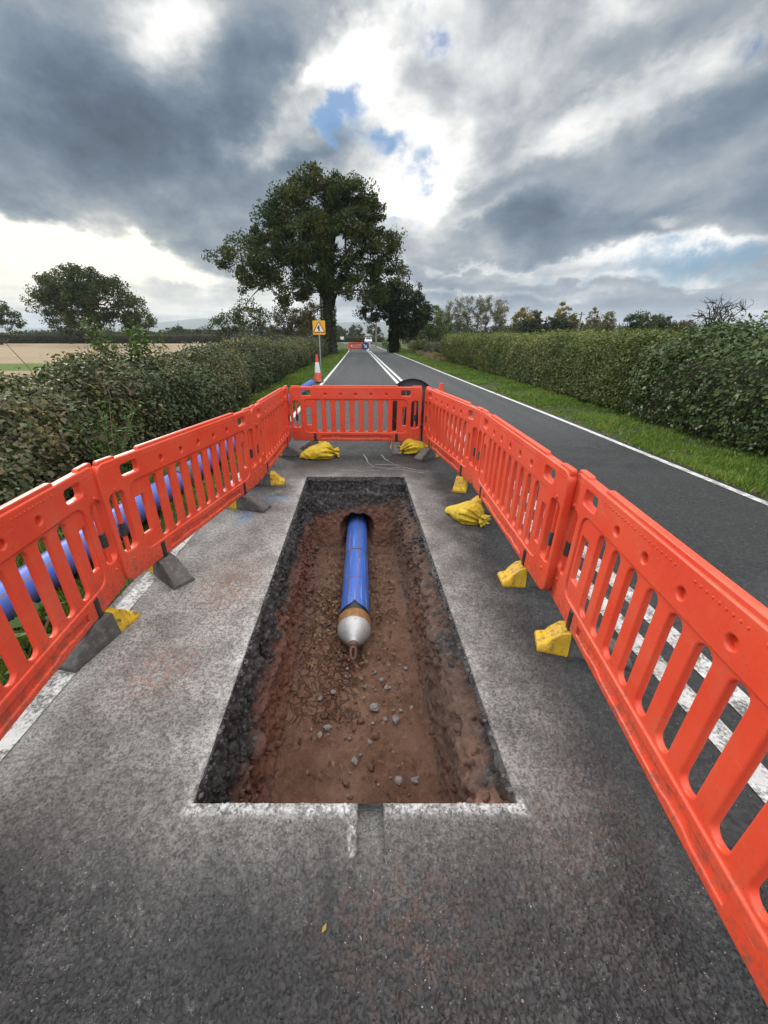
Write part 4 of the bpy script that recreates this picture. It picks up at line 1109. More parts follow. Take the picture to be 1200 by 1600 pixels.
# keep-right sign at the far roadworks
kr = empty('keep_right_sign', (-.18, 53.6, 0), R(2)); tag(kr, 'blue round arrow sign beside the far off red barrier', 'road sign')
b = bmesh.new(); add_lathe(b, [(0, -.02), (.45, -.02), (.46, .02), (0, .021)], 32, Matrix.Translation((0, 0, .56)) @ Matrix.Rotation(math.pi / 2, 4, 'X')); obj('sign_disc', b, M['signblue'], kr, 40)
ar = [(-.05, .30), (.05, .30), (.05, -.05), (.15, .06), (.22, -.0), (0, -.30), (-.22, .0), (-.15, .06), (-.05, -.05)]
c_, s_ = math.cos(R(45)), math.sin(R(45))
flat('arrow', [(x * c_ - z * s_ , .56 + x * s_ + z * c_) for x, z in ar], .01, -.03, M['signwhite'], kr)
for sx in (-1, 1):
    for y1_ in (.3, -.1):
        b = bmesh.new(); add_tube(b, [(sx * .25, .04, .5), (sx * .31, y1_, 0)], .03, 8); obj('leg', b, M['black'], kr, 40)
tg = empty('chevron_board', (.36, 54.2, 0)); tag(tg, 'small red and white board at the right end of the far off roadworks', 'sign board')
b = bmesh.new(); add_box(b, (0, 0, .62), (.34, .03, .5), None, .004); obj('board', b, M['signwhite'], tg)
b = bmesh.new()
for k in (-1, 1): add_box(b, (0, -.019, .62 + k * .12), (.30, .006, .08), Matrix.Rotation(R(28), 4, 'Y'))
obj('stripe', b, M['signred'], tg)
b = bmesh.new(); add_box(b, (0, 0, .18), (.05, .05, .36)); add_box(b, (0, 0, .02), (.4, .3, .04), None, .008); obj('post', b, M['black'], tg)
bd = empty('notice_board', (-5.7, 98, 0)); tag(bd, 'tiny white board on a post past the end of the left hedge', 'sign board')
b = bmesh.new(); add_box(b, (0, 0, 1.35), (.8, .05, .6), None, .01); obj('board', b, M['signwhite'], bd)
b = bmesh.new(); add_box(b, (0, .06, .7), (.08, .06, 1.4)); obj('post', b, M['wood'], bd)

# white van coming down the road far away
def car(loc, rz):
    root = empty('car', loc, rz); tag(root, 'white car far down the road beyond the second roadworks', 'car')
    def loft(sections):
        b = bmesh.new(); rr = []
        for y, zb, zt, wb, wt in sections:
            rr.append([b.verts.new(p) for p in ((-wb, y, zb), (-wb, y, zb + (zt - zb) * .55), (-wt, y, zt), (wt, y, zt), (wb, y, zb + (zt - zb) * .55), (wb, y, zb))])
        for a, c2 in zip(rr, rr[1:]):
            for k in range(6): b.faces.new((a[k], a[(k + 1) % 6], c2[(k + 1) % 6], c2[k]))
        b.faces.new(rr[0][::-1]); b.faces.new(rr[-1]); bmesh.ops.recalc_face_normals(b, faces=b.faces)
        bmesh.ops.bevel(b, geom=list(b.edges), offset=.03, segments=2, affect='EDGES', clamp_overlap=True)
        return b
    body = obj('body', loft([(-2.1, .35, .72, .80, .70), (-1.9, .25, .82, .88, .76), (-1.0, .22, .95, .9, .80), (-.3, .22, 1.5, .9, .68), (1.2, .22, 1.52, .9, .68), (2.0, .25, 1.2, .88, .7), (2.1, .35, .9, .84, .72)]), M['carpaint'], root, 40)
    b = bmesh.new(); q_ = [b.verts.new(p) for p in ((-.68, -.93, 1.0), (.68, -.93, 1.0), (.60, -.36, 1.47), (-.60, -.36, 1.47))]; b.faces.new(q_)
    r_ = bmesh.ops.extrude_face_region(b, geom=b.faces[:]); bmesh.ops.translate(b, verts=[v for v in r_['geom'] if isinstance(v, bmesh.types.BMVert)], vec=(0, -.03, .03))
    bmesh.ops.recalc_face_normals(b, faces=b.faces); obj('windscreen', b, M['glass'], root)
    for sx in (-1, 1):
        b = bmesh.new(); add_box(b, (sx * .80, .4, 1.22), (.05, 1.3, .34), Matrix.Rotation(sx * R(-18), 4, 'Y')); obj('side_window', b, M['glass'], root)
        b = bmesh.new(); add_box(b, (sx * .62, -2.03, .66), (.30, .10, .13), None, .02); obj('headlight', b, M['steel'], root)
        for y in (-1.3, 1.3):
            b = bmesh.new(); add_lathe(b, [(0, -.1), (.24, -.1), (.31, -.08), (.31, .08), (.24, .1), (0, .1)], 20, Matrix.Translation((sx * .82, y, .31)) @ Matrix.Rotation(math.pi / 2, 4, 'Y')); obj('wheel', b, M['tyre'], root, 40)
    b = bmesh.new(); add_box(b, (0, -2.06, .45), (.9, .06, .16), None, .02); obj('grille', b, M['black'], root)
car((.40, 108, 0), R(4))

# utility poles and the wire between them
def pole(loc, h, label, wood=True):
    root = empty('utility_pole', loc); tag(root, label, 'utility pole', 'utility poles')
    b = bmesh.new(); add_tube(b, [(0, 0, 0), (0, 0, h)], [.16, .11], 12); obj('shaft', b, M['wood'], root, 40)
    b = bmesh.new(); add_box(b, (0, -.13, h - .35), (1.1, .1, .1)); obj('crossarm', b, M['wood'], root)
    for x in (-.45, .45):
        b = bmesh.new(); add_lathe(b, [(0, 0), (.04, 0), (.055, .05), (.03, .09), (.045, .13), (0, .16)], 10, Matrix.Translation((x, -.13, h - .295))); obj('insulator', b, M['signwhite'], root, 40)
pole((1.66, 75, 0), 4.6, 'grey pole under the dark tree where the road bends')
pole((34.8, 70, 0), 5.3, 'pale pole beyond the clipped hedge near the dark round bush')
pole((19.3, 72, 0), 4.4, 'thin pole in front of the thin pale trees behind the clipped hedge')
b = bmesh.new()
for x0, y0, x1, y1 in ((1.9, 75, 19.3, 72), (19.3, 72, 34.8, 70)):
    add_tube(b, [(x0 + (x1 - x0) * s_, y0 + (y1 - y0) * s_ - .13, (4.0 if x0 < 3 else 4.02) + (.9 if x0 > 3 else 0) * s_ - 1.6 * s_ * (1 - s_) * .5) for s_ in np.linspace(0, 1, 14)], .018, 5)
tag(obj('overhead_wire', b, M['black']), 'dark wire strung between the poles behind the right hedge', 'wire')
# ------------------------------------------------------------------ vegetation
def hedge(name, label, x_mid, hw, H, y0, y1, nleaf, ls, lm, boxy=.45, amp=.12, nsc=1.1, group='hedges along the road', seed=0, depth=.16, bare=.22, grow=.045, ydens=1.2, cat='hedge', up=0., core=.76):
    root = empty(name, (0, 0, 0)); tag(root, label, cat, group)
    Hf = H if callable(H) else (lambda y: np.full_like(y, H))
    Wf = hw if callable(hw) else (lambda y: np.full_like(y, hw))
    Xf = x_mid if callable(x_mid) else (lambda y: np.full_like(y, x_mid))
    def surf(th, y, rho):
        c_, s_ = np.cos(th), np.sin(th)
        px = np.sign(c_) * np.abs(c_) ** boxy; pz = np.abs(s_) ** boxy
        endf = np.clip(np.minimum(y - y0, y1 - y) / .7, 0, 1) ** .5 * .5 + .5
        X = Xf(y); Wd = Wf(y) * endf; Hh = Hf(y) * endf
        P0 = np.c_[X + Wd * px, y, Hh * pz]
        d = vnoise(P0, nsc, seed, 3, .55) * amp + vnoise(P0, nsc * 3.3, seed + 7, 2) * amp * .45
        r_ = rho + d / np.maximum(Wd, .3) * .8
        under = 1 - .12 * np.clip(1 - pz / .45, 0, 1)
        return np.c_[X + Wd * px * r_ * under, y, np.maximum(Hh * pz * (rho + d / np.maximum(Hh, .5)), .02)], np.c_[px, np.zeros_like(y), pz * 1.2]
    # inner twiggy body: a solid dark core added to block light
    tt = np.linspace(0, math.pi, 4001); hh = float(np.mean(Hf(np.linspace(y0, y1, 20)))); wwd = float(np.mean(Wf(np.linspace(y0, y1, 20))))
    ex, ez = np.sign(np.cos(tt)) * np.abs(np.cos(tt)) ** boxy * wwd, np.abs(np.sin(tt)) ** boxy * hh
    arc = np.r_[0, np.cumsum(np.hypot(np.diff(ex), np.diff(ez)))]; arc /= arc[-1]
    th_of = lambda q_: np.interp(q_, arc, tt)
    ts = th_of(np.linspace(0, 1, 36)); yy = np.linspace(y0 + .05, y1 - .05, max(20, int((y1 - y0) * 5)))
    T, Y = np.meshgrid(ts, yy); P, _ = surf(T.ravel(), Y.ravel(), np.full(T.size, 1.0)); cx_ = Xf(Y.ravel())
    P[:, 0] = cx_ + (P[:, 0] - cx_) * core; P[:, 2] = P[:, 2] * (core + .09) - .04
    I = np.arange(T.size).reshape(T.shape)
    F = np.stack([I[:-1, :-1], I[:-1, 1:], I[1:, 1:], I[1:, :-1]], -1).reshape(-1, 4)
    np_mesh('branches', P, F, M['twig'], root)
    # leaves
    n = int(nleaf); k = RNG.random(n); a_ = y0 + ydens; 
    lo, hi = max(.8, y0 + 1.5 if y0 < 0 else y0 + .8), max(2., y1 - y0 + (0 if y0 > 0 else y1 * .0) + .8)
    d0 = max(abs(y0), 1.5) if y0 > 0 else 2.5
    yq = y0 + d0 * ((1 + (y1 - y0) / d0) ** k - 1)
    th = th_of(RNG.random(n)) if not up else th_of(np.clip(RNG.beta(1.15, 1.35, n), 0, 1))
    rho = 1.04 - np.abs(RNG.normal(0, depth, n)) + RNG.random(n) ** 6 * .12
    P, Nn = surf(th, yq, rho)
    keep = (P[:, 2] > bare * RNG.random(n) ** .5 * (1 + .8 * vnoise(P, 1.7, seed + 3)))
    hole = vnoise(P, 2.6, seed + 15, 2); keep &= ~((hole < -.42) & (RNG.random(n) < .8))
    P, Nn, yq = P[keep], Nn[keep], yq[keep]; n = len(P)
    size = ls * np.exp(RNG.normal(-.05, .33, n)) * (1 + np.maximum(yq, 0) * grow)
    A, B = rand_axes(n, unit(Nn) + np.array([0, 0, .35]), .75)
    rn = np.clip(.42 + .5 * vnoise(P, 1.3, seed + 40, 3) + RNG.normal(0, .22, n) + .10 * (P[:, 2] / np.maximum(Hf(yq), .5) - .5), 0, 1)
    leaf_mesh('foliage', P, size, size * .62, A, B, rn, lm, root)
    return root

rh = hedge('clipped_hedge', 'long neatly clipped green hedge along the right verge', lambda y: 6.72 + 0 * y, .85, lambda y: 1.62 + .03 * np.sin(y), 8.6, 34, 190000, .036, M['clipped'], .32, .10, 1.0, seed=2, depth=.07, bare=.15, grow=.030)
rn_ = hedge('leafy_hedge', 'nearest overgrown leafy hedge with glossy leaves on the right', lambda y: 6.72 + 0 * y, .98, lambda y: 1.63 + .06 * np.sin(y * 1.9), -1, 9.3, 95000, .066, M['holly'], .42, .20, 1.3, seed=5, core=.62, depth=.10, bare=.12, grow=.0)
bh = hedge('bramble_hedge', 'sprawling bramble hedge along the left verge behind the blue pipe', lambda y: -4.05 - .02 * y, lambda y: 1.12 + .12 * np.sin(y * .9), lambda y: .98 + .022 * y + .08 * np.sin(y * 1.3), -1.5, 14.5, 150000, .050, M['bramble'], .85, .34, 1.05, seed=9, depth=.13, bare=.1, grow=.02, up=1.0)
lh = hedge('field_hedge', 'dark hedge on the left running from the warning sign to the big oak', lambda y: -4.3 - .012 * y, 1.0, lambda y: 1.36 + .06 * np.sin(y * .5), 13.6, 46, 60000, .06, M['bramble'], .55, .20, .7, seed=12, depth=.12, bare=.1, grow=.012)
hedge('low_hedge', 'low dark hedge stub beyond the far end of the clipped hedge', lambda y: 6.0 + 0 * y, .8, 1.15, 45, 54, 9000, .10, M['clipped'], .5, .12, seed=20, grow=0)
hedge('low_hedge', 'rounded low bush between the hedge stub and the clipped hedge', lambda y: 6.4 + 0 * y, .8, 1.05, 37, 42, 7000, .09, M['bramble'], .6, .15, seed=21, grow=0)
hedge('low_hedge', 'pale green bank of growth under the dark tree on the right', lambda y: 3.75 + 0 * y, .8, 1.0, 55, 82, 9000, .14, M['bright'], .7, .2, seed=22, grow=0)

# bramble canes arching out of the left hedge and stray shoots above the right one
def canes(name, parent, N, xr, yr, zf, m, reach):
    b = bmesh.new()
    for i in range(N):
        y = RNG.uniform(*yr); x = RNG.uniform(*xr); z0 = zf(y) - .15; a = RNG.uniform(0, 6.28); L_ = RNG.uniform(.3, 1) * reach
        pts = [(x + math.cos(a) * L_ * t_, y + math.sin(a) * L_ * t_, z0 + L_ * (1.1 * t_ - 1.0 * t_ * t_)) for t_ in np.linspace(0, 1, 7)]
        add_tube(b, pts, list(np.linspace(.0045, .0018, 7)), 4, False)
    tag(obj(name, b, m, parent, 180), kind='stuff')
canes('cane', bh, 150, (-4.7, -3.0), (.5, 12), lambda y: 1.0 + .022 * y, M['stem'], .6)
canes('shoot', rn_, 60, (6.4, 7.4), (3, 9), lambda y: 1.74, M['stem'], .3)

def shrub(name, label, loc, h, n, ls, lm, spread, stems=5, cat='shrub', group=None):
    root = empty(name, loc); tag(root, label, cat, group)
    b = bmesh.new(); C = []
    for i in range(stems):
        a = RNG.uniform(0, 6.28); L_ = h * RNG.uniform(.75, 1.02)
        pts = [Vector((math.cos(a) * spread * t_ ** 1.3, math.sin(a) * spread * t_ ** 1.3, L_ * t_)) for t_ in np.linspace(0, 1, 8)]
        add_tube(b, pts, list(np.linspace(.012, .003, 8)), 5, False)
        for q_ in range(n // stems):
            t_ = RNG.uniform(.3, 1); k = int(t_ * 7); p = pts[k].lerp(pts[min(k + 1, 7)], t_ * 7 - k)
            C.append((p.x + RNG.normal(0, spread * .22), p.y + RNG.normal(0, spread * .22), p.z + RNG.normal(0, .04)))
    obj('stem', b, M['stem'], root, 180); C = np.array(C); A, B = rand_axes(len(C), np.tile([0, 0, 1.], (len(C), 1)), .7)
    leaf_mesh('foliage', C, ls * RNG.uniform(.7, 1.3, len(C)), ls * .45, A, B, RNG.random(len(C)), lm, root)
    return root
shrub('ash_sapling', 'pale green young sapling rising above the bramble hedge at the field edge', (-4.3, 7.2, 0), 2.0, 1500, .10, M['bright'], .36, 9)
shrub('thin_sapling', 'thinner yellowish sapling to the right of the leafy sapling', (-3.95, 7.9, 0), 1.9, 330, .085, M['bright'], .24, 4)
shrub('nettle_clump', 'patch of fresh green nettles low in the bramble hedge', (-2.95, 4.3, 0), .95, 500, .07, M['nettle'], .38, 14, 'weeds')
shrub('dock_plant', 'broad leaved green weed under the blue pipe by the nearest left barrier', (-1.92, 1.75, 0), .16, 40, .13, M['nettle'], .17, 8, 'weeds')
us = empty('dry_umbel', (-4.0, 5.0, 0)); tag(us, 'dead flower stalk standing up at the far left over the bramble hedge', 'weed')
b = bmesh.new(); add_tube(b, [(0, 0, .8), (-.12, 0, 1.3), (-.3, .0, 1.58)], [.007, .005, .004], 5, False)
for a in np.linspace(0, 6.28, 9): add_tube(b, [(-.3, 0, 1.58), (-.3 + .06 * math.cos(a), .06 * math.sin(a), 1.63)], .002, 4, False)
obj('stalk', b, M['stem'], us, 180)

# grass
def grass(name, fx0, fx1, y0, y1, n, h, m, edge=.0, seed=0, dpow=1.):
    k = RNG.random(n); d0 = 3.
    y = y0 + d0 * ((1 + (y1 - y0) / d0) ** k - 1)
    f = RNG.random(n); a0 = np.array([fx0(v) for v in np.linspace(y0, y1, 200)]); a1 = np.array([fx1(v) for v in np.linspace(y0, y1, 200)])
    g = np.linspace(y0, y1, 200); x = np.interp(y, g, a0) + f * (np.interp(y, g, a1) - np.interp(y, g, a0))
    P = np.c_[x, y, np.full(n, -.02)]
    cl = vnoise(P, 1.6, seed, 3); keep = RNG.random(n) < np.clip(.66 + cl * 1.6, .03, 1)
    P = P[keep]; cl = cl[keep]; y = y[keep]; n = len(P)
    L = h * RNG.uniform(.45, 1.25, n) * (1 + cl * .8) ; Wd = (.006 + .0011 * y) * RNG.uniform(.7, 1.4, n)
    A = unit(np.c_[RNG.normal(0, .42, n), RNG.normal(0, .42, n), np.ones(n)])
    B = unit(np.cross(A, RNG.normal(size=(n, 3))))
    rn = np.clip(.42 + .55 * vnoise(P, .8, seed + 5, 3) + RNG.normal(0, .22, n), 0, 1)
    return tag(leaf_mesh(name, P, L, Wd, A, B, rn, m, fold=.8, base=True), kind='stuff')
grass('grass', lambda y: xr_(y) + .10, lambda y: 6.5, 1.5, 60, 90000, .095, M['grass'], seed=3)
grass('grass', lambda y: -3.6, lambda y: xl(y) - .10, .2, 60, 70000, .105, M['grass'], seed=4)
grass('dead_grass', lambda y: 5.2, lambda y: 6.5, 30, 48, 9000, .38, M['deadgrass'], seed=6)
N = 900
y = RNG.uniform(.5, 9, N); C = np.c_[RNG.uniform(-2.7, -1.75, N), y, RNG.uniform(.01, .07, N)]
y2 = 2 + 28 * RNG.random(N) ** 1.6; C2 = np.c_[[xr_(v) for v in y2] + np.abs(RNG.normal(0, .35, N)) + .02, y2, RNG.uniform(.008, .05, N)]
C = np.vstack([C, C2]); N = len(C); A, B = rand_axes(N, np.tile([0, 0, 1.], (N, 1)), .6)
tag(leaf_mesh('fallen_leaves', C, RNG.uniform(.03, .07, N), RNG.uniform(.02, .04, N), A, B, RNG.random(N), M['litter'], fold=.3), kind='stuff')
n = 2600
y = 2 + 30 * RNG.random(n) ** 1.5; P = np.c_[[xr_(v) for v in y] + RNG.uniform(.15, 1.9, n), y, RNG.uniform(.02, .10, n)]
cl = vnoise(P, 1.3, 91, 2); P = P[cl > .05]; n = len(P); A, B = rand_axes(n, np.tile([0, 0, 1.], (n, 1)), .5)
tag(leaf_mesh('verge_weeds', P, RNG.uniform(.04, .10, n), RNG.uniform(.02, .045, n), A, B, RNG.random(n), M['nettle'], fold=.2), kind='stuff')
lf = leaf_mesh('fallen_leaf', np.array([[-.13, .54, .012]]), .026, .013, np.array([[.5, .85, .05]]), np.array([[.85, -.5, .1]]), np.array([1.]), M['golden'])
tag(lf, 'single yellow fallen leaf on the asphalt in the foreground', 'leaf')

# grit on the road surface near the camera
N = 900
C = np.c_[RNG.uniform(-1.5, 1.3, N), RNG.uniform(.1, 5.8, N), np.full(N, .002)]
xr0 = C[:, 0] - (TX0 + TK * (C[:, 1] - TY0)); ok = ~((np.abs(xr0) < .66) & (C[:, 1] > .66) & (C[:, 1] < 4.76)); C = C[ok]
tag(rocks('loose_grit', C, RNG.gamma(2., .0011, len(C)) + .0006, M['stone']), kind='stuff')

# ------------------------------------------------------------------ trees
def tree(name, label, base, trunk, blobs, ncl, lpc, ls, lm, clr=.7, limbs=40, rt=.45, bark='bark', group=None, shell=.55, seed=0, cat='tree', trunk_leaf=None, lean=0, flat_=.75, twig=.03, gapk=-.22, nst=3):
    rs = np.random.default_rng(100 + seed)
    root = empty(name, (base[0], base[1], 0)); tag(root, label, cat, group)
    Bl = np.array(blobs, float); vol = (Bl[:, 3] * Bl[:, 4] * Bl[:, 5]) ** .75; pr = vol / vol.sum()
    bi = rs.choice(len(Bl), ncl, p=pr); d = unit(rs.normal(size=(ncl, 3))); r_ = shell + (1 - shell) * rs.random(ncl) ** .6
    C = Bl[bi, :3] + d * Bl[bi, 3:6] * r_[:, None]
    # limbs
    b = bmesh.new(); th = trunk
    tp = [Vector((lean * t_ * th * .3 + .06 * rt * math.sin(t_ * 5 + seed), .04 * math.sin(t_ * 4), th * t_ - .1)) for t_ in np.linspace(0, 1, 9)]
    add_tube(b, tp, [rt * (1.35 if i == 0 else 1.08 if i == 1 else 1 - .055 * i) for i in range(9)], 14, False)
    top = tp[-1]
    cen = Vector(Bl[:, :3].mean(0))
    order = rs.permutation(ncl)[:limbs]; mains = []
    nm = max(3, limbs // (10 if nst > 3 else 6))
    for j, i in enumerate(order):
        e = Vector(C[i])
        if j < nm:
            s = tp[-1 - (j % nst)] ; r0 = rt * (.36 if j % nst < 3 else .30)
            mid = s.lerp(e, .45) + Vector((rs.normal(0, .25), rs.normal(0, .25), .18 * (e - s).length * (.3 if e.z < s.z + 1 else 1)))
            q = [s * (1 - t_) ** 2 + mid * 2 * t_ * (1 - t_) + e * t_ ** 2 for t_ in np.linspace(0, 1, 9)]
            ln = (e - s).length; q = [p + Vector(rs.normal(0, .035 * ln, 3)) if 1 < k < 8 else p for k, p in enumerate(q)]
            add_tube(b, q, list(np.linspace(r0, twig, 9)), 7, False); mains.append(q)
        else:
            best = min(((p - e).length + (0 if p.z < e.z + .6 else 1.5), m_, k) for m_, q in enumerate(mains) for k, p in enumerate(q[2:8]))
            q = mains[best[1]]; s = q[2 + best[2]]; mid = s.lerp(e, .5) + Vector((rs.normal(0, .3), rs.normal(0, .3), .15 * (e - s).length))
            qq = [s * (1 - t_) ** 2 + mid * 2 * t_ * (1 - t_) + e * t_ ** 2 for t_ in np.linspace(0, 1, 6)]
            add_tube(b, qq, list(np.linspace(rt * .13, twig * .5, 6)), 5, False)
    obj('trunk', b, M[bark], root, 180)
    # leaves
    if lpc > 0:
        n = ncl * lpc; ci = np.repeat(np.arange(ncl), lpc)
        sc = clr * rs.uniform(.55, 1.35, ncl)[ci][:, None]
        off_ = rs.normal(size=(n, 3)); off_ = unit(off_) * rs.random((n, 1)) ** .45 * sc * np.array([1, 1, flat_])
        P = C[ci] + off_
        g = vnoise(P + seed, 1.1 / clr * .8, seed + 3, 2); keep = g > gapk
        P = P[keep]; ci = ci[keep]; n = len(P)
        if trunk_leaf:
            nt_ = trunk_leaf; a = rs.uniform(0, 6.28, nt_); zz = rs.random(nt_) * th * 1.15; rr = rt * (1.12 - .3 * zz / th) + np.abs(rs.normal(0, .10, nt_))
            P = np.vstack([P, np.c_[rr * np.cos(a) + lean * zz * .3, rr * np.sin(a), zz]]); ci = np.r_[ci, np.zeros(nt_, int)]; n = len(P)
        A = unit(rs.normal(size=(n, 3))); B = unit(np.cross(A, rs.normal(size=(n, 3))))
        s_ = ls * rs.uniform(.6, 1.4, n)
        rn = np.clip(.42 + rs.normal(0, .22, ncl)[ci] + rs.normal(0, .16, n), 0, 1)
        leaf_mesh('crown', P, s_, s_ * .62, A, B, rn, lm, root)
    return root

# the big oak, 42 m away: blobs are (x, y, z, rx, ry, rz) about its foot
OX, OY = -3.75, 42.
k_ = 1.0
oak = [(-.6, 0, 12.7, 2.8, 2.6, 2.1), (1.8, 0, 12.3, 2.4, 2.4, 2.0), (-2.8, .4, 11.2, 2.4, 2.4, 2.0), (3.6, 0, 10.8, 2.1, 2.2, 1.8), (-4.8, 0, 9.7, 2.2, 2.2, 1.7), (-1.6, -1.2, 9.6, 3.0, 3., 2.),
       (1.4, -1., 9.4, 2.8, 3, 2.), (4.9, 0, 9.0, 2.1, 2.2, 1.6), (-7.0, .3, 8.7, 2.0, 2., 1.3), (-9.2, .2, 8.4, 1.5, 1.6, .8), (-4.3, -.6, 7.8, 2.7, 2.5, 1.6), (-6.6, 0, 6.8, 1.9, 1.8, 1.3), (-7.9, .2, 6.4, 1.2, 1.2, 1.0),
       (5.6, .4, 7.2, 1.8, 1.8, 1.3), (3.0, -.5, 7.1, 2.1, 2.2, 1.3), (-3.4, 0, 5.6, 1.8, 1.8, 1.0), (4.3, .2, 5.6, 1.6, 1.6, 1.0), (-.8, -1, 7.4, 2.2, 2., 1.3), (-7.4, 0, 4.7, .8, .8, .6), (-4.8, .2, 4.4, 1.1, .9, .6)]
tree('oak_tree', 'tall spreading oak at the roadside, the biggest tree in view', (OX, OY), 9.0, oak + [(-2.3, 0, 13.1, 1.8, 1.7, 1.2), (2.1, 0, 13.0, 1.9, 1.7, 1.2), (4.2, 0, 11.7, 1.4, 1.4, 1.2), (-4.5, 0, 11.1, 1.5, 1.4, 1.1), (0, 0, 13.7, 1.8, 1.6, .9), (-2.2, -1.4, 5.6, 1.8, 1.2, .9), (1.6, -1.2, 6.0, 1.9, 1.2, 1.0), (-.4, -1.5, 6.4, 1.8, 1.2, 1.0)], 560, 160, .20, M['oak'], .82, 130, .62, shell=.40, seed=1, trunk_leaf=3800, lean=-.02, nst=6, gapk=-.36)
dk_ = [(.6, 0, 5.3, 2.3, 2.3, 1.8), (-1.3, -.4, 5.0, 2.0, 2.0, 1.4), (2.3, 0, 4.2, 1.8, 2, 1.7), (-2.7, -.6, 4.0, 1.2, 1.4, .7), (-.2, -.5, 6.4, 1.4, 1.5, 1.0), (1.9, 0, 2.6, 1.5, 1.6, 1.2), (-1.4, 0, 3.5, 1.3, 1.4, .6), (.6, 0, 2.2, 1.1, 1.1, 1.3)]
tree('ivy_tree', 'dark ivy covered tree arching over the right side of the road', (3.0, 47), 3.2, dk_, 190, 210, .18, M['ivy'], .72, 50, .42, shell=.25, seed=2, trunk_leaf=4500)
ft_ = [(0, 0, 11.2, 5.4, 5, 2.4), (-5.2, 0, 9.6, 3.8, 4, 2.6), (5.0, 0, 9.3, 4.2, 4, 2.6), (-7.8, 0, 7.6, 2.6, 3, 2.4), (8.6, 0, 6.6, 3.0, 3, 2.2), (1.5, -1, 8.2, 5.5, 4, 2.4), (-2.5, -1, 7.6, 4.6, 4, 2.0), (10.4, 0, 4.4, 2.2, 2, 1.2), (5.6, 0, 5.4, 3, 3, 1.4), (-5.5, 0, 5.2, 3.0, 3, 1.4), (7.4, 0, 3.4, 2.0, 2, .9)]
tree('field_oak', 'broad domed tree alone in the stubble field on the left', (-54.5, 85), 7.0, ft_ + [(-1, -2, 5.0, 4, 2, 1.4), (3, -2, 4.4, 3, 2, 1.2)], 350, 120, .36, M['oak'], 1.4, 70, .7, shell=.4, seed=3, nst=6)
tree('field_tree', 'tree at the left edge of the photo, cut off by the frame', (-83, 95), 3, [(0, 0, 7.6, 3.6, 3, 2.4), (2.6, 0, 5.6, 3, 3, 2), (-3, 0, 6, 3, 3, 2.2), (4.6, 0, 3.6, 2.2, 2, 1.4)], 90, 60, .42, M['oak'], 1.2, 30, .5, seed=4)
tree('field_tree', 'low rounded trees just right of the frame edge behind the far field hedge', (-76, 108), 2, [(0, 0, 4.0, 3.6, 3, 2.2), (3.4, 0, 3.4, 3, 3, 1.7)], 60, 50, .45, M['distant'], 1.2, 16, .4, seed=5)
tree('field_tree', 'irregular open tree group left of the oak', (-25.5, 80), 2.2, [(0, 0, 4.2, 2.6, 2, 1.9), (-2.6, 0, 3.2, 2.0, 2, 1.6), (2.8, 0, 5.0, 1.8, 2, 2.0)], 85, 55, .30, M['oak'], .85, 30, .3, seed=6)
tree('field_tree', 'smaller open tree between the tree group and the browning tree', (-20.4, 82), 2.2, [(0, 0, 4.9, 1.9, 2, 2.0), (.6, 0, 3.0, 1.6, 2, 1.4)], 50, 50, .30, M['distant'], .8, 20, .25, seed=7)
tree('browning_tree', 'thin browning tree standing behind the warning sign', (-9.9, 52), 1.9, [(0, 0, 3.5, 2.2, 2, 1.7), (2.2, 0, 3.2, 1.8, 2, 1.6), (-1.7, 0, 2.6, 1.4, 1.5, 1.3), (3.2, 0, 4.3, 1.3, 1.3, .9)], 120, 70, .17, M['brownleaf'], .62, 50, .2, seed=8)
tree('browning_tree', 'second thin tree with a darker crown close against the oak trunk', (-6.6, 56), 2.2, [(0, 0, 4.0, 1.7, 1.7, 1.5), (-1.4, 0, 3.0, 1.4, 1.4, 1.2)], 70, 60, .18, M['oak'], .6, 30, .18, seed=9)

# distant trees and hedges across the left field
hedge('boundary_hedge', 'long straight dark hedge on the far side of the stubble field', lambda y: 0 * y, 1.3, 2.5, -118, -22, 26000, .30, M['distant'], .45, .2, .3, seed=30, depth=.12, grow=0, group='distant field hedges')
h_ = [o for o in bpy.data.objects if o.name == 'boundary_hedge'][0]; h_.rotation_euler = (0, 0, R(-90)); h_.location = (0, 114, 0)
# rotated so its length runs across the view: local y becomes world x
wood_specs = [(-93, 150, 5.0, 6), (-84, 160, 4.0, 5), (-74, 165, 5.6, 6), (-63, 165, 4.6, 6), (-42, 150, 6.3, 5), (-36.5, 155, 5.2, 5), (-30, 160, 4.6, 5), (-49, 160, 5.6, 6), (-55, 170, 4.8, 5)]
names_w = ['behind the far field hedge at the left', 'second from the left behind the far field hedge', 'behind the left half of the lone domed tree', 'just left of the lone tree trunk', 'tallest of the far trees right of the lone domed tree', 'right beside the tallest far tree beyond the field', 'farthest right of the distant row beyond the field', 'under the right edge of the lone domed tree', 'low behind the lone tree trunk']
for i, ((x, y, h, w), tx) in enumerate(zip(wood_specs, names_w)):
    tree('distant_tree', 'distant bushy tree ' + tx, (x, y), h * .3, [(0, 0, h * .55, w * .6, 3, h * .42), (w * .35, 0, h * .45, w * .4, 3, h * .35)], 40, 40, .55, M['distant'], 1.3, 8, .25, group='distant trees beyond the field', seed=40 + i)
for i, (x, y, h, w, tx) in enumerate([(-12.5, 190, 6.5, 6, 'left of the road gap, against the blue hill'), (-4.8, 185, 7.0, 5.6, 'in the middle of the road gap under the blue hill'), (3.2, 180, 6.8, 5, 'right of the road gap beneath the ivy tree'), (-8, 175, 3.6, 4.5, 'low in the road gap behind the white board')]):
    tree('gap_tree', 'distant round tree ' + tx, (x, y), h * .3, [(0, 0, h * .6, w * .55, 3, h * .4), (w * .3, 0, h * .4, w * .4, 3, h * .3)], 50, 50, .5, M['distant'], 1.2, 8, .25, group='distant trees at the end of the road', seed=60 + i)
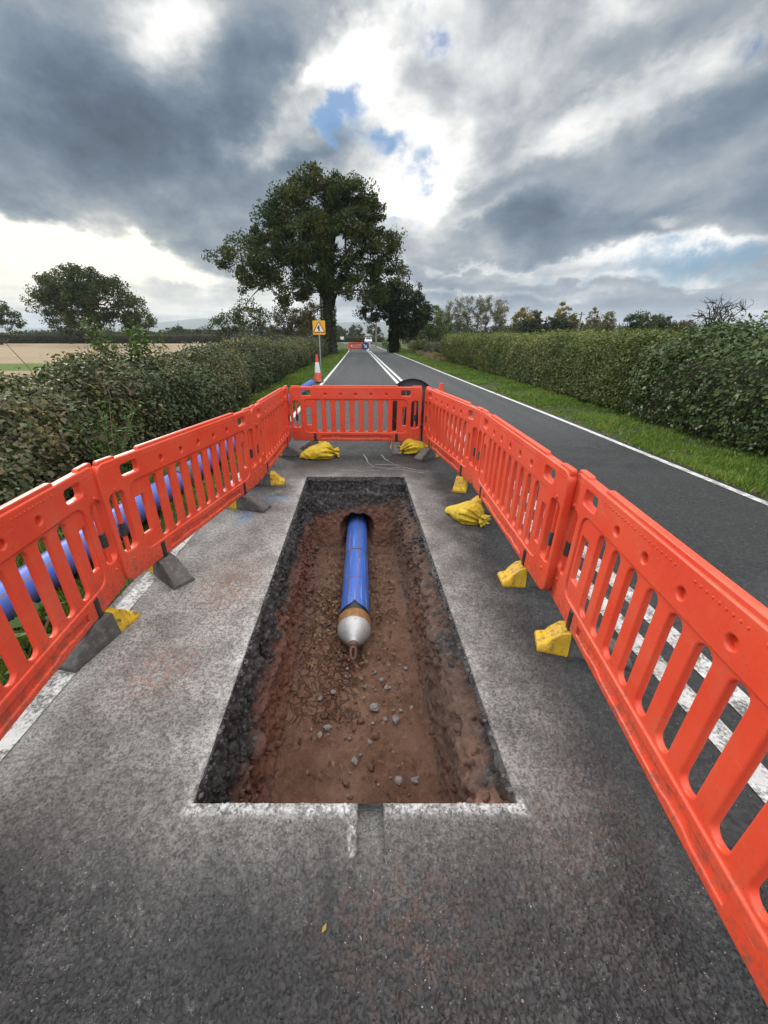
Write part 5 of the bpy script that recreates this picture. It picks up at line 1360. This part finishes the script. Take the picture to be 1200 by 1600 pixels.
hedge('boundary_hedge', 'low dark hedge closing the road bend under the distant trees', lambda y: 0 * y, 1.2, 1.7, -16, 6, 6000, .28, M['distant'], .5, .2, .4, seed=33, depth=.1, grow=0, group='distant field hedges')
h2 = [o for o in bpy.data.objects if o.name == 'boundary_hedge.001'][0]; h2.rotation_euler = (0, 0, R(-90)); h2.location = (0, 140, 0)

# woodland edge on the right
RG = 'trees behind the right hedge'
tree('bushy_tree', 'bright green bushy tree next to the ivy tree', (9.2, 62), 1.6, [(0, 0, 3.6, 2.2, 2, 2.2), (1.8, 0, 2.8, 1.8, 2, 1.8), (-1.2, 0, 2.6, 1.6, 1.6, 1.6)], 110, 70, .19, M['bright'], .62, 30, .2, group=RG, seed=70)
pos_p = [(15.2, 92, 8.2), (17.4, 93, 8.9), (19.4, 91, 9.6), (21.6, 92, 10.0), (23.6, 91, 9.7), (25.8, 93, 9.9), (27.8, 92, 9.3), (29.6, 94, 8.6)]
ptx = ['at the left end of the row', 'second from the left in the row', 'third from the left in the row', 'tallest and near the middle of the row', 'just right of the tallest', 'third from the right in the row', 'second from the right in the row', 'at the right end of the row']
for i, ((x, y, h), tx) in enumerate(zip(pos_p, ptx)):
    tree('poplar_tree', 'thin half bare pale tree ' + tx + ' behind the hedge', (x, y), h * .4, [(0, 0, h * .72, 1.25, 1.2, h * .28), (0, 0, h * .5, 1.0, 1, h * .25)], 75, 42, .20, M['poplar'], .62, 44, .14, 'bark_pale', group='row of thin pale trees', shell=.2, seed=80 + i, twig=.02)
for i, (x, y, h, w, lm, nm, tx) in enumerate([
    (31.2, 86, 6.8, 2.2, 'golden', 'golden_tree', 'yellowing tree right after the thin pale row'), (34.6, 88, 6.9, 1.6, 'brownleaf', 'browning_poplar', 'brownish pointed tree between two yellow ones'), (38.8, 86, 8.0, 1.8, 'golden', 'golden_tree', 'tall yellow pointed tree above the dark bushes'), (42.3, 88, 6.2, 1.2, 'golden', 'golden_tree', 'small yellow tree right of the tall yellow one'),
    (34.2, 76, 5.6, 2.9, 'ivy', 'dark_tree', 'dark round evergreen behind the clipped hedge'), (29.6, 78, 4.9, 2.4, 'ivy', 'dark_tree', 'smaller dark bush left of the dark round evergreen'), (42.2, 80, 6.7, 1.5, 'poplar', 'pale_tree', 'pale upright tree right of the pale pole'), (45.2, 80, 6.7, 1.4, 'poplar', 'pale_tree', 'second pale upright tree further from the pole'),
    (48.5, 76, 5.8, 3.2, 'oak', 'round_tree', 'broad dark green tree left of the bare branches'), (53.2, 78, 5.4, 2.4, 'distant', 'round_tree', 'mid green tree just right of the broad dark one'), (57.5, 78, 4.7, 2.6, 'brownleaf', 'round_tree', 'olive brown tree nearest the bare branches')]):
    tree(nm, tx, (x, y), h * .35, [(0, 0, h * .62, w * .85, w * .8, h * .36), (0, 0, h * .4, w, w * .8, h * .32)], 120 if w > 2 else 90, 75 if lm != 'poplar' else 40, .26, M[lm], .75 if w > 2 else .55, 24, .18, group=RG, shell=.3, seed=100 + i)
# undergrowth that reads as one mass below those trees
n = 34000
x = RNG.uniform(8, 66, n); P = np.c_[x, 86 + RNG.uniform(-5, 10, n), np.zeros(n)]
hgt = 3.5 + 1.3 * vnoise(np.c_[x, np.zeros(n), np.zeros(n)], .35, 77, 3); P[:, 2] = RNG.random(n) ** .8 * hgt
A, B = rand_axes(n); s_ = .30 * RNG.uniform(.6, 1.4, n)
rn = np.clip(.4 + .35 * vnoise(P, .4, 21) + RNG.normal(0, .2, n), 0, 1)
tag(leaf_mesh('woodland_undergrowth', P, s_, s_ * .65, A, B, rn, M['distant']), kind='stuff')
n = 24000
x = RNG.uniform(-135, -10, n); P = np.c_[x, 168 + RNG.uniform(-4, 12, n), np.zeros(n)]
hgt = 4.0 + 1.6 * vnoise(np.c_[x, np.zeros(n), np.zeros(n)], .12, 78, 3); P[:, 2] = RNG.random(n) ** .8 * hgt
A, B = rand_axes(n); s_ = .62 * RNG.uniform(.6, 1.4, n)
tag(leaf_mesh('distant_woodland', P, s_, s_ * .65, A, B, np.clip(.4 + .35 * vnoise(P, .2, 21) + RNG.normal(0, .2, n), 0, 1), M['distant']), kind='stuff')
# bare tree over the near hedge
bt = [(0, 0, 3.1, 1.2, 1, .75), (.8, 0, 2.7, .8, .8, .7), (-.9, 0, 2.6, .8, .8, .5)]
tree('bare_tree', 'leafless twisted tree showing above the near right hedge', (18.2, 22.3), 1.5, bt, 150, 0, .1, M['oak'], .4, 150, .12, shell=.2, seed=130, twig=.012)
tree('bare_tree', 'small leafless shoots above the hedge at the right edge of the photo', (14.4, 14), 1.2, [(0, 0, 2.2, .7, .6, .4)], 40, 0, .1, M['oak'], .3, 40, .05, shell=.2, seed=131, twig=.008)

# ------------------------------------------------------------------ air
b = bmesh.new(); add_box(b, (0, 4000, 88), (13000, 10800, 182))
m = bpy.data.materials.new('haze'); m.use_nodes = True; nt = m.node_tree; nt.nodes.remove(nt.nodes['Principled BSDF'])
pv = nt.nodes.new('ShaderNodeVolumePrincipled'); pv.inputs['Color'].default_value = (.78, .86, .95, 1); pv.inputs['Density'].default_value = 1.8e-4; pv.inputs['Anisotropy'].default_value = .2
nt.links.new(pv.outputs[0], nt.nodes['Material Output'].inputs['Volume'])
tag(obj('haze', b, m), kind='stuff')
